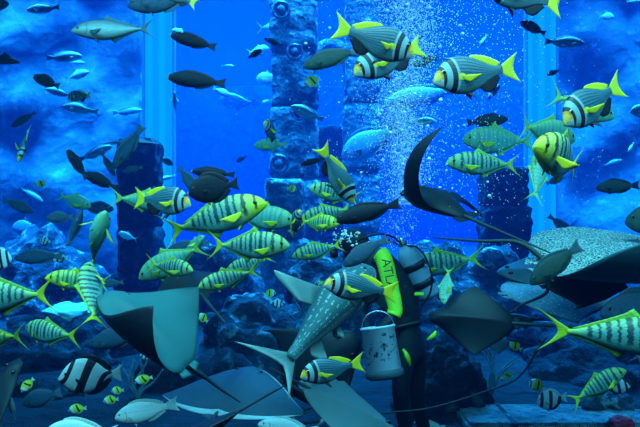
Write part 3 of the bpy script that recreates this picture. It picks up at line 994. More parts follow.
fish('blue', 166, 251, 211, 243, 5.0, 'dark blue fish behind the shoal, above the foreshortened trevally', 0, (0, -1), 1.1, 0, group=DG)
fish('blue', 9, 4, -18, 6, 7.0, 'dark fish snout at the top corner of the view', 0, (0, -1), 1.7, 0, group=DG)
fish('blue', 46, 218, 74, 217, 5.0, 'stout dark fish with a pale ringed eye above the trevallies', 20, (0, -1), 1.65, 0, group=DG)
fish('blue', 82, 210, 68, 247, 5.0, 'slender striped dark fish standing almost upright', 0, (.9, -.3, .3), .9, .05, group=DG)
fish('blue', 14, 258, 64, 256, 6.0, 'dark blue fish in the shadow above the large cut-off trevally', 0, (0, -1), 1.1, 0, group=DG)
fish('blue', 113, 169, 144, 125, 6.0, 'grey fish diving across the front of the far dark ray', 0, (-.8, -.5), 1.05, .06, group=DG)
fish('blue', 197, 193, 178, 166, 5.4, 'small slate fish peeking out in front of the round surgeonfish', 10, (.3, -1), 1.3, 0, group=DG)
fish('blue', 600, 314, 690, 300, 3.75, 'big blue-grey fish head before the long barred trevally', 5, (0, -1), 1.5, 0, name='blue_grey_fish', group=DG)
fish('blue', 88, 345, 150, 330, 4.3, 'blue-grey fish passing behind the lower edge of the big ray', 0, (0, -1), 1.2, .03, group=DG)
fish('blue', 128, 6, 200, -6, 4.4, 'big grey-green fish cut by the top edge above the bright window', 0, (0, -1), 1.35, 0, group=DG)
fish('blue', 236, 162, 247, 156, 10.0, 'speck of a fish in the open blue water', 0, (0, -1), 1.5, 0, group=DG)
fish('blue', 410, 64, 440, 58, 6.2, 'blue fish behind the bubbles with a forked tail', 0, (0, -1), 1.4, 0, group=DG)
fish('dark', 300, 165, 325, 158, 6.5, 'thin dark fish against the plinth beside the diving seabream', 0, (0, -1), .9, 0, group=DG)
fish('blue', 563, 177, 546, 184, 7.6, 'small vivid blue fish under the tails at the bright right window', 0, (0, -1), 1.6, 0, group=DG)
fish('blue', 574, 236, 548, 215, 9.0, 'faint blue fish low on the bright right window', 0, (.2, -1), 1.1, 0, group=DG)
fish('blue', 520, 22, 546, 34, 8.5, 'dim slate fish high on the bright right window', 0, (0, -1), 1.4, 0, group=DG)
fish('blue', 547, 75, 560, 70, 9.5, 'dim small fish midway up the bright right window', 0, (0, -1), 1.5, 0, group=DG)
fish('jack', 71, 31, 160, 29, 4.2, 'long steel-grey jack with a pointed face high in the water', 4, (0, -1), .80, .06, group=None)

# --- pale fish in the distance
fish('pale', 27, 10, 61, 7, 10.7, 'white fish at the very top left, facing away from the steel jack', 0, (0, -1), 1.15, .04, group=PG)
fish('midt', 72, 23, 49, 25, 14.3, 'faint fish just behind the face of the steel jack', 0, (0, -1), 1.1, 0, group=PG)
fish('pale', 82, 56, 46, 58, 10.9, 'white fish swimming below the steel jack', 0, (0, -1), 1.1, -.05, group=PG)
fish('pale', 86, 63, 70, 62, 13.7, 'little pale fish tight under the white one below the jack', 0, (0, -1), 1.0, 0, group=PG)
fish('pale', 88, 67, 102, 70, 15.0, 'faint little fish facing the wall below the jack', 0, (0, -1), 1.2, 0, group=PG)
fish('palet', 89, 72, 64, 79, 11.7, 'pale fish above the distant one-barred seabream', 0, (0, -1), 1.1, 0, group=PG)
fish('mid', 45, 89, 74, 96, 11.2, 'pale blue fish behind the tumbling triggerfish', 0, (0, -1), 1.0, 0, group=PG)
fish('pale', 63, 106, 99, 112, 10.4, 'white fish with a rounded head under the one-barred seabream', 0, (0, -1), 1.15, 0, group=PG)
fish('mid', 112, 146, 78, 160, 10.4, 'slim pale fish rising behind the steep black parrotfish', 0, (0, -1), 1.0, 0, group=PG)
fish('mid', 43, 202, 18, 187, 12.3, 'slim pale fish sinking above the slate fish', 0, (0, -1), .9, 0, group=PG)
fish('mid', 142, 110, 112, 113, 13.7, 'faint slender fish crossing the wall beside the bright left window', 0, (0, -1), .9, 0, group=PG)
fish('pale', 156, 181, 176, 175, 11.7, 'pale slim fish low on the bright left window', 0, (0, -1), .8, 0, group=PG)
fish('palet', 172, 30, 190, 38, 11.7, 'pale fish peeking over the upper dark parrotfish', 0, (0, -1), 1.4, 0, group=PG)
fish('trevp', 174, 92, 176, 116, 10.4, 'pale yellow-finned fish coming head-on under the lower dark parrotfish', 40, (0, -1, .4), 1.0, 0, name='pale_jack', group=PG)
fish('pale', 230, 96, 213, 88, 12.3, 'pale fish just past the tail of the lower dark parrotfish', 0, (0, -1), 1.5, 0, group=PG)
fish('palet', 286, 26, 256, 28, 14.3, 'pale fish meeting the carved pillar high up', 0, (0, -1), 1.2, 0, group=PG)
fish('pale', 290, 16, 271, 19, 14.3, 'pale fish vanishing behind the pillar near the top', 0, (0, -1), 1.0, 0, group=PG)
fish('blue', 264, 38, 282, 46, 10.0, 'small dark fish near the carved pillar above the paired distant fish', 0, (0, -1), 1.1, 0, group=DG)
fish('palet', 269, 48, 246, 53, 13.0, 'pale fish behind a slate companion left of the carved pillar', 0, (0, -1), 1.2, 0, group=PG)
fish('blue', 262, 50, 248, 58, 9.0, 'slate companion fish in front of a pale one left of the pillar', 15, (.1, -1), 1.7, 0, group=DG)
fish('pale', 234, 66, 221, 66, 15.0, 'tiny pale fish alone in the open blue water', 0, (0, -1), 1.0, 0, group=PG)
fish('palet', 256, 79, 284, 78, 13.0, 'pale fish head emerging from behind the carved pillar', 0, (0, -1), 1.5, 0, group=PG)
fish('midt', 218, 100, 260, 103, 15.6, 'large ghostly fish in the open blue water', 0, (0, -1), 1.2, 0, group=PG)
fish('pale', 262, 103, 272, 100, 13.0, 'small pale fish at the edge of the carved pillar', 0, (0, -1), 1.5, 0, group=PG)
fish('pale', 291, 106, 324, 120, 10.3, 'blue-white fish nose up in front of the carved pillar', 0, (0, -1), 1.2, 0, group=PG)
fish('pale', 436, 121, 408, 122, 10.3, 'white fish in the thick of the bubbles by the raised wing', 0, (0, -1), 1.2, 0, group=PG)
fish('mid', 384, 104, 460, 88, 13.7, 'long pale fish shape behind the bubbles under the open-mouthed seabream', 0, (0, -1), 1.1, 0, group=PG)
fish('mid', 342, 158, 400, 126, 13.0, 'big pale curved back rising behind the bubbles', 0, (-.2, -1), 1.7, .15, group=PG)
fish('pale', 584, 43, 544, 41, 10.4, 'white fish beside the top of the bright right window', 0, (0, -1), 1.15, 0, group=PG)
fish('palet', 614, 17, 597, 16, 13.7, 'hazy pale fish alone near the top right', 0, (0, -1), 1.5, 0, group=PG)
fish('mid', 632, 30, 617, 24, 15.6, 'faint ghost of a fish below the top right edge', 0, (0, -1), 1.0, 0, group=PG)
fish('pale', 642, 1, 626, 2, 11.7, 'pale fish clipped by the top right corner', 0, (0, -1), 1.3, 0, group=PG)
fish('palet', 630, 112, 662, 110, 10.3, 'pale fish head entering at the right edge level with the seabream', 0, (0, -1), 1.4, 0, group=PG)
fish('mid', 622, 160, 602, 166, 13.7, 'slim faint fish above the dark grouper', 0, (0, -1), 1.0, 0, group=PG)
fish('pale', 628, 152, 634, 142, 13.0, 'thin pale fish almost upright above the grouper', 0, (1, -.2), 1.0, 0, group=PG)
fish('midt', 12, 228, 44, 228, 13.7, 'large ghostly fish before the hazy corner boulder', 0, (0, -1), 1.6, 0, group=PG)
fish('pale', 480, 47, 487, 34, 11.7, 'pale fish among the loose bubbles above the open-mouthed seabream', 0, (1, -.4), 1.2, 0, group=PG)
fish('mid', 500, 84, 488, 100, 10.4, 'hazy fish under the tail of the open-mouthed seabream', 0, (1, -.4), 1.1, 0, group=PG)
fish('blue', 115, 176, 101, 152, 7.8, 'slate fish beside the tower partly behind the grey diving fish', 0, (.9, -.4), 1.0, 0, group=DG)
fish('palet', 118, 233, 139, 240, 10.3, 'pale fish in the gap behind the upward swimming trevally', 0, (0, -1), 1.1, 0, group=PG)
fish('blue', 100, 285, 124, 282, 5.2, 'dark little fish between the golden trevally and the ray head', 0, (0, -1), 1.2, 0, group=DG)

# --- banded and small reef fish
fish('banner', 58, 378, 124, 373, 3.75, 'large black and white banded fish over the dark corner', 10, (.1, -1), 1.02, .03)
fish('dam', 536, 402, 567, 397, 5.6, 'black and white striped fish by the stone ledge', 8, (.1, -1), 1.05, 0)
fish('dam', 630, 386, 604, 388, 5.4, 'striped fish half hidden behind the arched trevally', 0, (0, -1), .95, 0, group=SG)
fish('dam', 12, 258, -12, 260, 5.0, 'banded fish at the left edge above the cut-off trevally', 0, (0, -1), 1.5, 0, group=SG)
fish('dam', 50, 258, 68, 258, 6.4, 'dim striped fish behind the shadowed blue fish', 0, (0, -1), .9, 0, group=SG)
fish('butter', 529, 381, 545, 390, 5.2, 'yellow and white butterflyfish above the striped fish', 10, (.1, -1), 1.0, 0, group=SG)
fish('butter', 507, 341, 522, 350, 5.8, 'butterflyfish in the dark water before the long barred trevally', 0, (.1, -1), .95, 0, group=SG)
fish('butter', 134, 382, 153, 377, 5.0, 'oval yellow-green butterflyfish under the near big ray', 0, (0, -1), .8, 0, group=SG)
fish('butter', 103, 401, 119, 399, 5.0, 'white-bellied butterflyfish, lower of a close pair', 0, (0, -1), .9, 0, group=SG)
fish('butter', 111, 391, 124, 390, 5.3, 'butterflyfish, upper of a close pair', 0, (0, -1), 1.0, 0, group=SG)
fish('butter', 68, 410, 87, 408, 4.8, 'butterflyfish with yellow face below the large banded fish', 0, (0, -1), .85, 0, group=SG)
fish('butter', 124, 407, 136, 416, 5.2, 'dim butterflyfish above the light blue fish back', 0, (0, -1), 1.0, 0, group=SG)
fish('butter', 276, 292, 264, 295, 6.6, 'small butterflyfish in the dark cave mouth of the boulder', 0, (0, -1), 1.1, 0, group=SG)
fish('dam', 283, 305, 270, 302, 6.4, 'small pale fish with stripe on the lit side of the boulder', 0, (0, -1), 1.1, 0, group=SG)
fish('butter', 198, 314, 208, 322, 5.6, 'tiny butterflyfish tucked behind the wing tip of the big ray', 0, (0, -1), 1.1, 0, group=SG)
fish('butter', 304, 85, 321, 78, 7.0, 'green-yellow butterflyfish before the dark arch', 0, (.2, -1), 1.0, 0, group=SG)
fish('butter', 297, 189, 287, 188, 7.5, 'little yellow-topped fish in front of the plinth block', 0, (0, -1), 1.2, 0, group=SG)
fish('butter', 34, 184, 48, 184, 8.2, 'small pale yellow fish in the hazy corner water', 0, (0, -1), .9, 0, group=SG)
fish('butter', 326, 290, 318, 280, 6.0, 'tiny fish under the yellow snouted seabream', 0, (0, -1), 1.0, 0, group=SG)
fish('butter', 286, 393, 290, 402, 4.6, 'tiny yellow-backed fish below the crescent shark tail', 0, (1, -.2), 1.0, 0, group=SG)
fish('butter', 499, 381, 516, 371, 5.9, 'faint yellow slender fish near the branching coral', 0, (0, -1), .5, 0, group=SG)
fish('dam', 40, 240, 50, 242, 7.0, 'bright bluish-white fish hovering in the haze', 0, (0, -1), 1.5, 0, group=SG)
fish('butter', 21, 392, 34, 378, 4.6, 'olive-yellow fish beside the pale triangular fin', 0, (-.3, -1), .8, 0, group=SG)
fish('dam', 140, 355, 154, 358, 5.6, 'dim striped fish below the rim of the big ray', 0, (0, -1), .9, 0, group=SG)
fish('butter', 630, 268, 620, 265, 6.0, 'tiny green fish under the folded wing of the honeycomb ray', 0, (0, -1), .7, 0, group=SG)
fish('pale', 115, 418, 178, 404, 3.5, 'light blue fish along the bottom with its tail by the stingray', 0, (0, -1), 1.35, -.05)
fish('pale', 45, 432, 118, 434, 3.1, 'light blue arched fish back at the bottom edge', 0, (0, -1), 1.45, 0)
fish('pale', 10, 396, 14, 420, 4.2, 'small pale fish nose up by the corner rock', 20, (.9, -.2), .8, 0)
fish('pale', 270, 390, 296, 424, 4.3, 'light blue fish nose up between the stingray and the dark ray', 0, (.9, -.6), 1.1, 0)
fish('pale', 258, 424, 318, 432, 3.9, 'pale fish lying low at the bottom under the whip-like cable', 0, (0, -1), 1.2, 0)
fish('pale', 318, 425, 345, 405, 4.4, 'thin pale fish in the dark beneath the pale ray wing', 0, (0, -1), .8, 0)
fish('blue', 22, 404, 62, 392, 4.5, 'blue triangular-backed fish below the ray wing in the corner', 0, (0, -1), 1.6, 0)
fish('pale', 414, 422, 446, 428, 5.3, 'pale fish shape standing for a white crab-like thing beside the fins of the diver', 0, (0, -1), 1.0, 0)  # fish mesh used in place of a white crab-like thing
fish('shark', 372, 268, 268, 378, 3.9, 'pale dotted shark with a crescent tail gliding past the diver', -22, (-1, -.55, -.2), 1.6, -.10, 1.6)


# ------------------------------------------------------------------ rays

RAY_OUT = {
    'swept': [(0, .50, -.50), (.07, .48, -.48), (.15, .28, -.26), (.3, .18, -.13), (.5, .16, -.08), (.65, .14, -.06), (.8, .08, -.07), (.92, -.02, -.10), (1, -.10, -.12)],
    'round': [(0, .55, -.50), (.2, .51, -.52), (.4, .43, -.50), (.6, .33, -.46), (.8, .19, -.38), (.92, .05, -.27), (1, -.08, -.15)],
    'broad': [(0, .52, -.50), (.08, .53, -.51), (.16, .49, -.50), (.28, .39, -.46), (.45, .29, -.37), (.62, .20, -.27), (.78, .12, -.17), (.9, .05, -.09), (1, -.02, -.03)],
    # s: front x, rear x   (disc length about 1, half span 1)
    'cownose': [(0, .52, -.50), (.08, .53, -.51), (.16, .49, -.50), (.28, .36, -.46), (.45, .22, -.38), (.62, .05, -.31), (.78, -.12, -.28), (.9, -.25, -.31), (1, -.36, -.37)],
    'sting': [(0, .55, -.50), (.1, .53, -.52), (.25, .46, -.51), (.42, .35, -.47), (.6, .20, -.40), (.76, .05, -.31), (.9, -.06, -.22), (1, -.13, -.15)],
}


def ray_mesh(shape, span, length, thick, tl, tr, mats, sweep=.5):
    """body disc with two wings that curl by tl / tr degrees toward the back (+) or belly (-); x forward, y left, z back"""
    out = RAY_OUT[shape]
    NS, NC = 22, 16
    verts, faces, mi = [], [], []
    rows = []
    for j in range(-NS, NS + 1):
        s = abs(j) / NS
        th = R(tl if j > 0 else tr)
        # arc position of the wing
        y = z = 0.0
        n = 12
        for q in range(n):
            a = th * ((q + .5) / n * s) ** 1.1 if s > 0 else 0
            y += math.cos(a) * s / n
            z += math.sin(a) * s / n
        a = th * s ** 1.1
        y *= span / 2 * (1 if j >= 0 else -1)
        z *= span / 2
        nrm = Vector((0, -math.sin(a) * (1 if j >= 0 else -1), math.cos(a)))
        fx, rx = lerp_table(out, s)
        t = thick * ((1 - s) ** 1.6 + .035 + .12 * (1 - s))
        row_t, row_b = [], []
        for k in range(NC + 1):
            c = k / NC
            x = (fx + (rx - fx) * c) * length
            e = math.sin(math.pi * min(1, max(0, c)) ** .75) ** .7 if 0 < c < 1 else 0
            hump = 1.0
            p = Vector((x, y, z))
            row_t.append(p + nrm * (t * .60 * e + .002))
            row_b.append(p - nrm * (t * .40 * e + .002))
        rows.append((row_t, row_b))
    w = NC + 1
    for rt, rb in rows: verts += rt
    off = len(verts)
    for rt, rb in rows: verts += rb
    nr = len(rows)
    for i in range(nr - 1):
        for k in range(NC):
            a = i * w + k
            faces.append((a, a + 1, a + w + 1, a + w)); mi.append(2 if len(mats) > 2 and k in (0, NC - 1) else 0)
            faces.append((off + a, off + a + w, off + a + w + 1, off + a + 1)); mi.append(1)
        for k in (0, NC):
            a, b = i * w + k, (i + 1) * w + k
            faces.append((a, b, off + b, off + a)); mi.append(2 if len(mats) > 2 else 1)
    for i in (0, nr - 1):
        for k in range(NC):
            a = i * w + k
            faces.append((a, off + a, off + a + 1, a + 1)); mi.append(1)
    me = bpy.data.meshes.new('ray_disc')
    me.from_pydata([tuple(v) for v in verts], [], faces)
    for m in mats: me.materials.append(m)
    me.polygons.foreach_set('material_index', mi)
    bm = bmesh.new(); bm.from_mesh(me)
    bmesh.ops.recalc_face_normals(bm, faces=bm.faces)
    bm.to_mesh(me); bm.free()
    me.polygons.foreach_set('use_smooth', [True] * len(me.polygons))
    return me


M['ray_grey'] = ray_mat('ray_grey_back', (0.028, 0.135, 0.15), var=.12)
M['ray_brown'] = ray_mat('ray_dark_back', (0.008, 0.015, 0.022))
M['ray_slate'] = ray_mat('ray_slate_back', (0.035, 0.07, 0.10))
M['ray_rim'] = ray_mat('ray_white_rim', (0.45, 0.58, 0.62))
M['ray_honey'] = ray_mat('ray_honeycomb_back', (0.4, 0.4, 0.4), 'honeycomb', 44.0)
M['ray_dots'] = ray_mat('ray_dotted_back', (0.14, 0.23, 0.25), 'dots', 40.0)
M['ray_pale'] = ray_mat('ray_pale_belly', (0.10, 0.17, 0.20), var=.1)
M['ray_under'] = ray_mat('ray_shaded_belly', (0.006, 0.011, 0.02))  # near-black belly; shade under the wings is put into the colour
M['ray_spotted_under'] = ray_mat('ray_spotted_belly', (0.012, 0.016, 0.022), 'dots', 26.0)
M['ray_mid'] = ray_mat('ray_teal_belly', (0.06, 0.17, 0.21))
M['ray_fin'] = ray_mat('ray_tail', (0.03, 0.045, 0.05))
RG = 'rays gliding through the tank'


def ray(px, py, d, heading, normal, span, length, tl, tr, top, belly, label, shape='cownose', thick=.16, tail=1.2, tail_dir=(0, 0), name='cownose_ray', tail_pts=None, eye_m='eye_ink', roff=.007, rim=None):
    X = img(heading).normalized()
    N_ = img(normal)
    Z = (N_ - X * N_.dot(X)).normalized()
    Y = Z.cross(X)
    root = link(name, ray_mesh(shape, span, length, thick * length, tl, tr, [M[top], M[belly]] + ([M[rim]] if rim else [])))
    root.matrix_world = Matrix.Translation(P(px, py, d)) @ Matrix((X, Y, Z)).transposed().to_4x4()
    tag(root, label, 'ray', RG)
    inv = root.matrix_world.inverted()
    if tail_pts:
        pts = [Vector((-.46 * length, 0, 0))] + [inv @ P(*q) for q in tail_pts]
    else:
        pts = [Vector((-.46 * length, 0, 0)), Vector((-.46 * length - tail * .4, tail_dir[0] * .3, tail_dir[1] * .3)), Vector((-.46 * length - tail, tail_dir[0], tail_dir[1]))]
    sp = spline(pts, 10)
    n = len(sp)
    link('tail', tube(sp, [roff * 1.7 * (1 - i / n) ** .8 + .0035 for i in range(n)], 8, [M['ray_fin']]), root)
    for s in (1, -1):
        bm = bmesh.new()
        bmesh.ops.create_uvsphere(bm, u_segments=14, v_segments=8, radius=1)
        for v in bm.verts: v.co = Vector((.36 * length + v.co.x * .038 * length, s * .085 * span + v.co.y * .024 * length, .055 * length + v.co.z * .030 * length))
        me = bpy.data.meshes.new('eye'); bm.to_mesh(me); bm.free()
        me.materials.append(M['eye_dark']); me.polygons.foreach_set('use_smooth', [True] * len(me.polygons))
        link('eye', me, root)
        rays = []
        for k in range(6):
            q = k / 5
            rays.append(((-.42 * length - .05 * length * q, s * (.065 - .045 * q) * span, 0), (-.56 * length - .03 * length * q, s * (.085 - .065 * q) * span, 0)))
        rays2 = [((a[0], a[2], a[1]), (b[0], b[2], b[1])) for a, b in rays]
        me = strip_mesh(rays2, [M[top]], .012, 4, lambda p: Vector((p.x, p.z, p.y)))
        link('pelvic_fin', me, root)
    return root


ray(145, 331, 3.5, (-.75, -.60, .1), (.45, -.75, -.45), .98, .62, 136, 22, 'ray_grey', 'ray_under', 'big grey-green ray with one wing folded up over its back',
    tail_pts=[(206, 378, 3.62), (222, 390, 3.68), (240, 402, 3.75)], thick=.2, shape='broad')
ray(640, 268, 4.1, (1, .02, .05), (-.02, -.90, -.42), 1.35, 1.3, -6, 98, 'ray_honey', 'ray_mid', 'honeycomb-patterned ray with near wing folded up, entering by the right edge', 'round', .12,
    name='honeycomb_stingray', tail_pts=[(520, 243, 4.15), (480, 241, 4.2), (433, 237.5, 4.25)], roff=.010)
ray(322, 363, 4.70, (.80, -.60, -.05), (.20, -.35, -.92), .95, .64, 8, 35, 'ray_brown', 'ray_pale', 'black ray with pale wing underside curled before the diver', name='black_ray',
    tail_pts=[(318, 402, 4.2), (300, 412, 4.3)])
ray(236, 391, 4.3, (.30, -.25, .9), (-.12, -.86, -.5), 1.08, .60, -14, -10, 'ray_slate', 'ray_spotted_under', 'slate stingray with white wing edges low under the big ray', 'sting', .16, name='stingray', tail=.9, rim='ray_rim')
ray(203, 430, 3.3, (-.5, .1, -.7), (.1, .8, -.55), .44, .44, 0, 0, 'ray_spotted_under', 'ray_under', 'dark ray belly with rows of white dots at the bottom edge', 'sting', .2, name='spotted_ray', tail=.5)
ray(472, 320, 4.25, (-1, -.06, .1), (.1, -.35, -.92), .48, .56, 10, 12, 'ray_brown', 'ray_under', 'black ray banked on its side beside the legs of the diver', name='black_ray', tail=.5, thick=.24, shape='broad')
ray(434, 203, 4.6, (-.744, -.372, .555), (.157, -.905, -.396), 1.81, .535, 140, -40, 'ray_brown', 'ray_under', 'dark ray by the bubbles with one long wing swept upward', 'swept', name='eagle_ray', tail=.7, thick=.24)
ray(134, 142, 7.0, (.05, -.15, 1), (0, -.92, -.38), .68, .42, -8, -8, 'ray_brown', 'ray_under', 'far dark ray seen from behind above the stone tower', name='far_ray', tail=.5)
ray(-4, 392, 4.2, (.5, -.7, .2), (-.3, -.6, -.7), .58, .48, 8, 8, 'ray_brown', 'ray_under', 'dim blue ray wing reaching in at the lower left corner', name='blue_ray', tail=.4)
ray(558, 297, 5.0, (1, .05, .15), (0, -.985, -.17), 1.0, .85, 5, -10, 'ray_dots', 'ray_under', 'pale finely dotted ray below the honeycomb ray', 'sting', .12, name='dotted_stingray',
    tail_pts=[(520, 304, 5.0), (505, 314, 5.0), (500, 318, 5.0)])
ray(585, 284, 4.6, (1, .02, .1), (0, -.75, -.65), .62, .62, 0, 25, 'ray_brown', 'ray_under', 'dark ray sandwiched between the honeycomb ray and the dotted ray', name='black_ray', tail_pts=[(545, 294, 4.55), (520, 306, 4.5), (503, 318, 4.5)])
ray(530, 274, 5.4, (-1, -.05, -.1), (0, -.9, -.45), .55, .55, 6, 6, 'ray_slate', 'ray_under', 'slate ray with pale front edge under the honeycomb ray tail', 'sting', .12, name='slate_stingray', tail=.3)
ray(190, 282, 4.1, (-.5, -.3, .8), (.35, -.75, -.5), .62, .44, -35, 60, 'ray_brown', 'ray_under', 'dark ray with upturned wing behind the near big ray', name='dark_ray', tail=.4)
ray(8, 60, 8.0, (.9, .15, .3), (0, -.6, -.8), .26, .26, 10, 10, 'ray_slate', 'ray_under', 'small distant ray at the far left, high in the water', name='far_ray', tail=.2)
ray(490, 336, 5.6, (-.9, -.2, -.2), (.1, -.9, -.4), .36, .34, -45, -45, 'ray_pale', 'ray_under', 'small pale rock bit shaped as an arched ray behind the banked black ray', 'sting', .2, name='pale_ray', tail=.3)  # ray mesh used in place of a pale rock
ray(519, 318, 5.3, (-.9, -.1, -.2), (.1, -.9, -.5), .22, .22, -50, -50, 'ray_pale', 'ray_under', 'little pale rock bit shaped as an arched ray above the dark water butterflyfish', 'sting', .2, name='pale_ray', tail=.2)  # arched ray mesh used for a mushroom-shaped rock bit


ray(352, 412, 4.1, (.82, .5, .2), (.25, -.75, -.6), .40, .72, 0, 0, 'ray_pale', 'ray_under', 'pale ray slanting along the bottom under the black ray', 'sting', .14, name='pale_ray', tail=.3)


# ------------------------------------------------------------------ diver
def skin_mesh(chains, mats, sub=2, root=0):
    """chains: lists of (point, radius or (rx, ry)); a chain starting with an int joins that vertex"""
    verts, edges, rad = [], [], []
    for ch in chains:
        prev = None
        for it in ch:
            if isinstance(it, int):
                prev = it; continue
            p, r = it
            verts.append(tuple(p)); rad.append(r if hasattr(r, '__len__') else (r, r))
            if prev is not None: edges.append((prev, len(verts) - 1))
            prev = len(verts) - 1
    me = bpy.data.meshes.new('skin')
    me.from_pydata(verts, edges, [])
    ob = bpy.data.objects.new('skin_tmp', me)
    COL.objects.link(ob)
    sm = ob.modifiers.new('skin', 'SKIN')
    sm.use_smooth_shade = True
    for i, r in enumerate(rad):
        me.skin_vertices[0].data[i].radius = r
        me.skin_vertices[0].data[i].use_root = (i == root)
    ss = ob.modifiers.new('sub', 'SUBSURF')
    ss.levels = sub
    dg = bpy.context.evaluated_depsgraph_get()
    dg.update()
    out = bpy.data.meshes.new_from_object(ob.evaluated_get(dg))
    bpy.data.objects.remove(ob)
    out.materials.clear()
    for m in mats: out.materials.append(m)
    out.polygons.foreach_set('use_smooth', [True] * len(out.polygons))
    return out


M['neoprene'] = plain('black_neoprene', (0.010, 0.012, 0.018), 0.65, .3, 20)
M['lime_cloth'] = plain('lime_sleeve_cloth', (0.42, 0.80, 0.02), 0.6, .08, 8)
M['skin'] = plain('skin', (0.45, 0.28, 0.2), 0.5)
M['rubber'] = plain('black_rubber', (0.012, 0.012, 0.015), 0.4)
M['glassy'] = plain('mask_lens', (0.03, 0.06, 0.08), 0.08, spec=0.8)
M['tank_grey'] = plain('tank_paint', (0.28, 0.42, 0.58), 0.4, .08, 5)
M['chrome'] = plain('chrome', (0.5, 0.55, 0.55), 0.25, metal=.9)
t = NT('bucket_plastic', 0.5)
vv = t.n('ShaderNodeTexCoord').outputs['Object']
nz = t.noise(30, 4, vv, rough=.7)
nl = t.noise(5, 2, vv)
sp = t.math('MULTIPLY', t.ramp(nz, [(0.54, 0.0), (0.58, 1.0)]), t.ramp(nl, [(0.46, 0.0), (0.60, 1.0)]))
M['bucket'] = t.done(t.mix(sp, (0.55, 0.68, 0.82), (0.04, 0.06, 0.08)))

DD = 5.0
pel = P(408, 336, DD)
pts = dict(pelvis=pel, waist=P(404, 312, DD), chest=P(396, 284, DD), collar=P(380, 264, DD), neck=P(366, 258, DD), head=P(353, 246, DD), crown=P(347, 238, DD))
person_mesh = skin_mesh([
    [(pts['pelvis'], (.145, .12)), (pts['waist'], (.135, .115)), (pts['chest'], (.165, .125)), (pts['collar'], (.115, .10)), (pts['neck'], .062), (pts['head'], (.098, .105)), (pts['crown'], (.088, .09))],
    [3, (P(384, 259, 4.82), .072), (P(390, 284, 4.72), .060), (P(396, 313, 4.66), .050), (P(386, 324, 4.60), .042), (P(376, 331, 4.55), .034)],
    [3, (P(380, 262, 5.2), .070), (P(368, 290, 5.24), .056), (P(362, 312, 5.15), .046), (P(366, 324, 4.98), .038), (P(369, 330, 4.9), .033)],
    [0, (P(404, 352, 4.88), .10), (P(400, 392, 4.82), .072), (P(406, 430, 4.92), .060), (P(410, 455, 4.98), .045), (P(398, 459, 4.93), .042)],
    [0, (P(418, 352, 5.12), .10), (P(416, 392, 5.10), .072), (P(424, 430, 5.2), .060), (P(430, 453, 5.25), .045), (P(418, 458, 5.2), .042)],
], [M['neoprene'], M['skin']])
base = pel.copy(); base.z = 0.02
person_mesh.transform(Matrix.Translation(-base))
# the face is bare below the hood
hc = pts['head'] - base
for f in person_mesh.polygons:
    c = f.center - hc
    if c.length < .14 and c.x < -.045 and -.10 < c.z < .05: f.material_index = 1
diver = link('person', person_mesh)
diver.location = base
tag(diver, 'diver in black wetsuit with lime sleeve breathing out bubbles and holding a bucket', 'person')


def child(name, me, par, world=True):
    if world: me.transform(Matrix.Translation(-par.location))
    return link(name, me, par)


# hood, mask, regulator
bm = bmesh.new()
bmesh.ops.create_uvsphere(bm, u_segments=24, v_segments=16, radius=1)
dele = [f for f in bm.faces if f.calc_center_median().x < -.62 and -.75 < f.calc_center_median().z < .55]
bmesh.ops.delete(bm, geom=dele, context='FACES')
for v in bm.verts: v.co = Vector((v.co.x * .128, v.co.y * .112, v.co.z * .132)) + pts['head'] + Vector((.008, 0, .012))
me = bpy.data.meshes.new('hood'); bm.to_mesh(me); bm.free(); me.materials.append(M['neoprene'])
me.polygons.foreach_set('use_smooth', [True] * len(me.polygons))
hood = child('hood', me, diver)
so = hood.modifiers.new('thickness', 'SOLIDIFY'); so.thickness = .006
hx = pts['head']
mask = child('diving_mask', box_mesh(hx.x - .142, hx.x - .075, hx.y - .085, hx.y + .085, hx.z - .01, hx.z + .075, [M['rubber']], .02), diver)
child('mask_lens', box_mesh(hx.x - .148, hx.x - .138, hx.y - .07, hx.y + .07, hx.z + .005, hx.z + .062, [M['glassy']], .004), diver)
reg = lathe([(.02, -.03), (.035, -.02), (.042, .0), (.042, .025), (.03, .035)], 18, [M['rubber']])
reg.transform(Matrix.Translation(hx + Vector((-.150, 0, -.06))) @ Matrix.Rotation(-math.pi / 2, 4, 'Y'))
child('regulator', reg, diver)
# lime sleeve over the near arm with its lettering
sl = spline([P(378, 253, 4.80), P(384, 260, 4.77), P(390, 284, 4.70), P(395, 309, 4.65), P(393, 316, 4.63)], 8)
n = len(sl)
sleeve = tube(sl, [(.040 + .016 * i if i < 3 else .072 - .020 * (i / n)) for i in range(n)], 16, [M['lime_cloth']])
child('lime_sleeve', sleeve, diver)
def lettering(txt, size, p, xdir, zdir, mat, name='lettering'):
    cu = bpy.data.curves.new(name, 'FONT')
    cu.body = txt; cu.size = size; cu.extrude = .002; cu.align_x = 'CENTER'; cu.align_y = 'CENTER'
    ob = bpy.data.objects.new('t', cu); COL.objects.link(ob)
    dg = bpy.context.evaluated_depsgraph_get(); dg.update()
    me = bpy.data.meshes.new_from_object(ob.evaluated_get(dg))
    bpy.data.objects.remove(ob)
    me.materials.clear(); me.materials.append(mat)
    X = xdir.normalized(); Z = (zdir - X * zdir.dot(X)).normalized(); Y = Z.cross(X)
    me.transform(Matrix.Translation(p) @ Matrix((X, Y, Z)).transposed().to_4x4())
    return me
axis = (P(397, 312, 4.6) - P(387, 262, 4.7)).normalized()
lt = lettering('ATLA', .098, P(388.5, 274, 4.635), axis, Vector((-.05, -1, 0)), M['rubber'])
child('lettering', lt, diver)
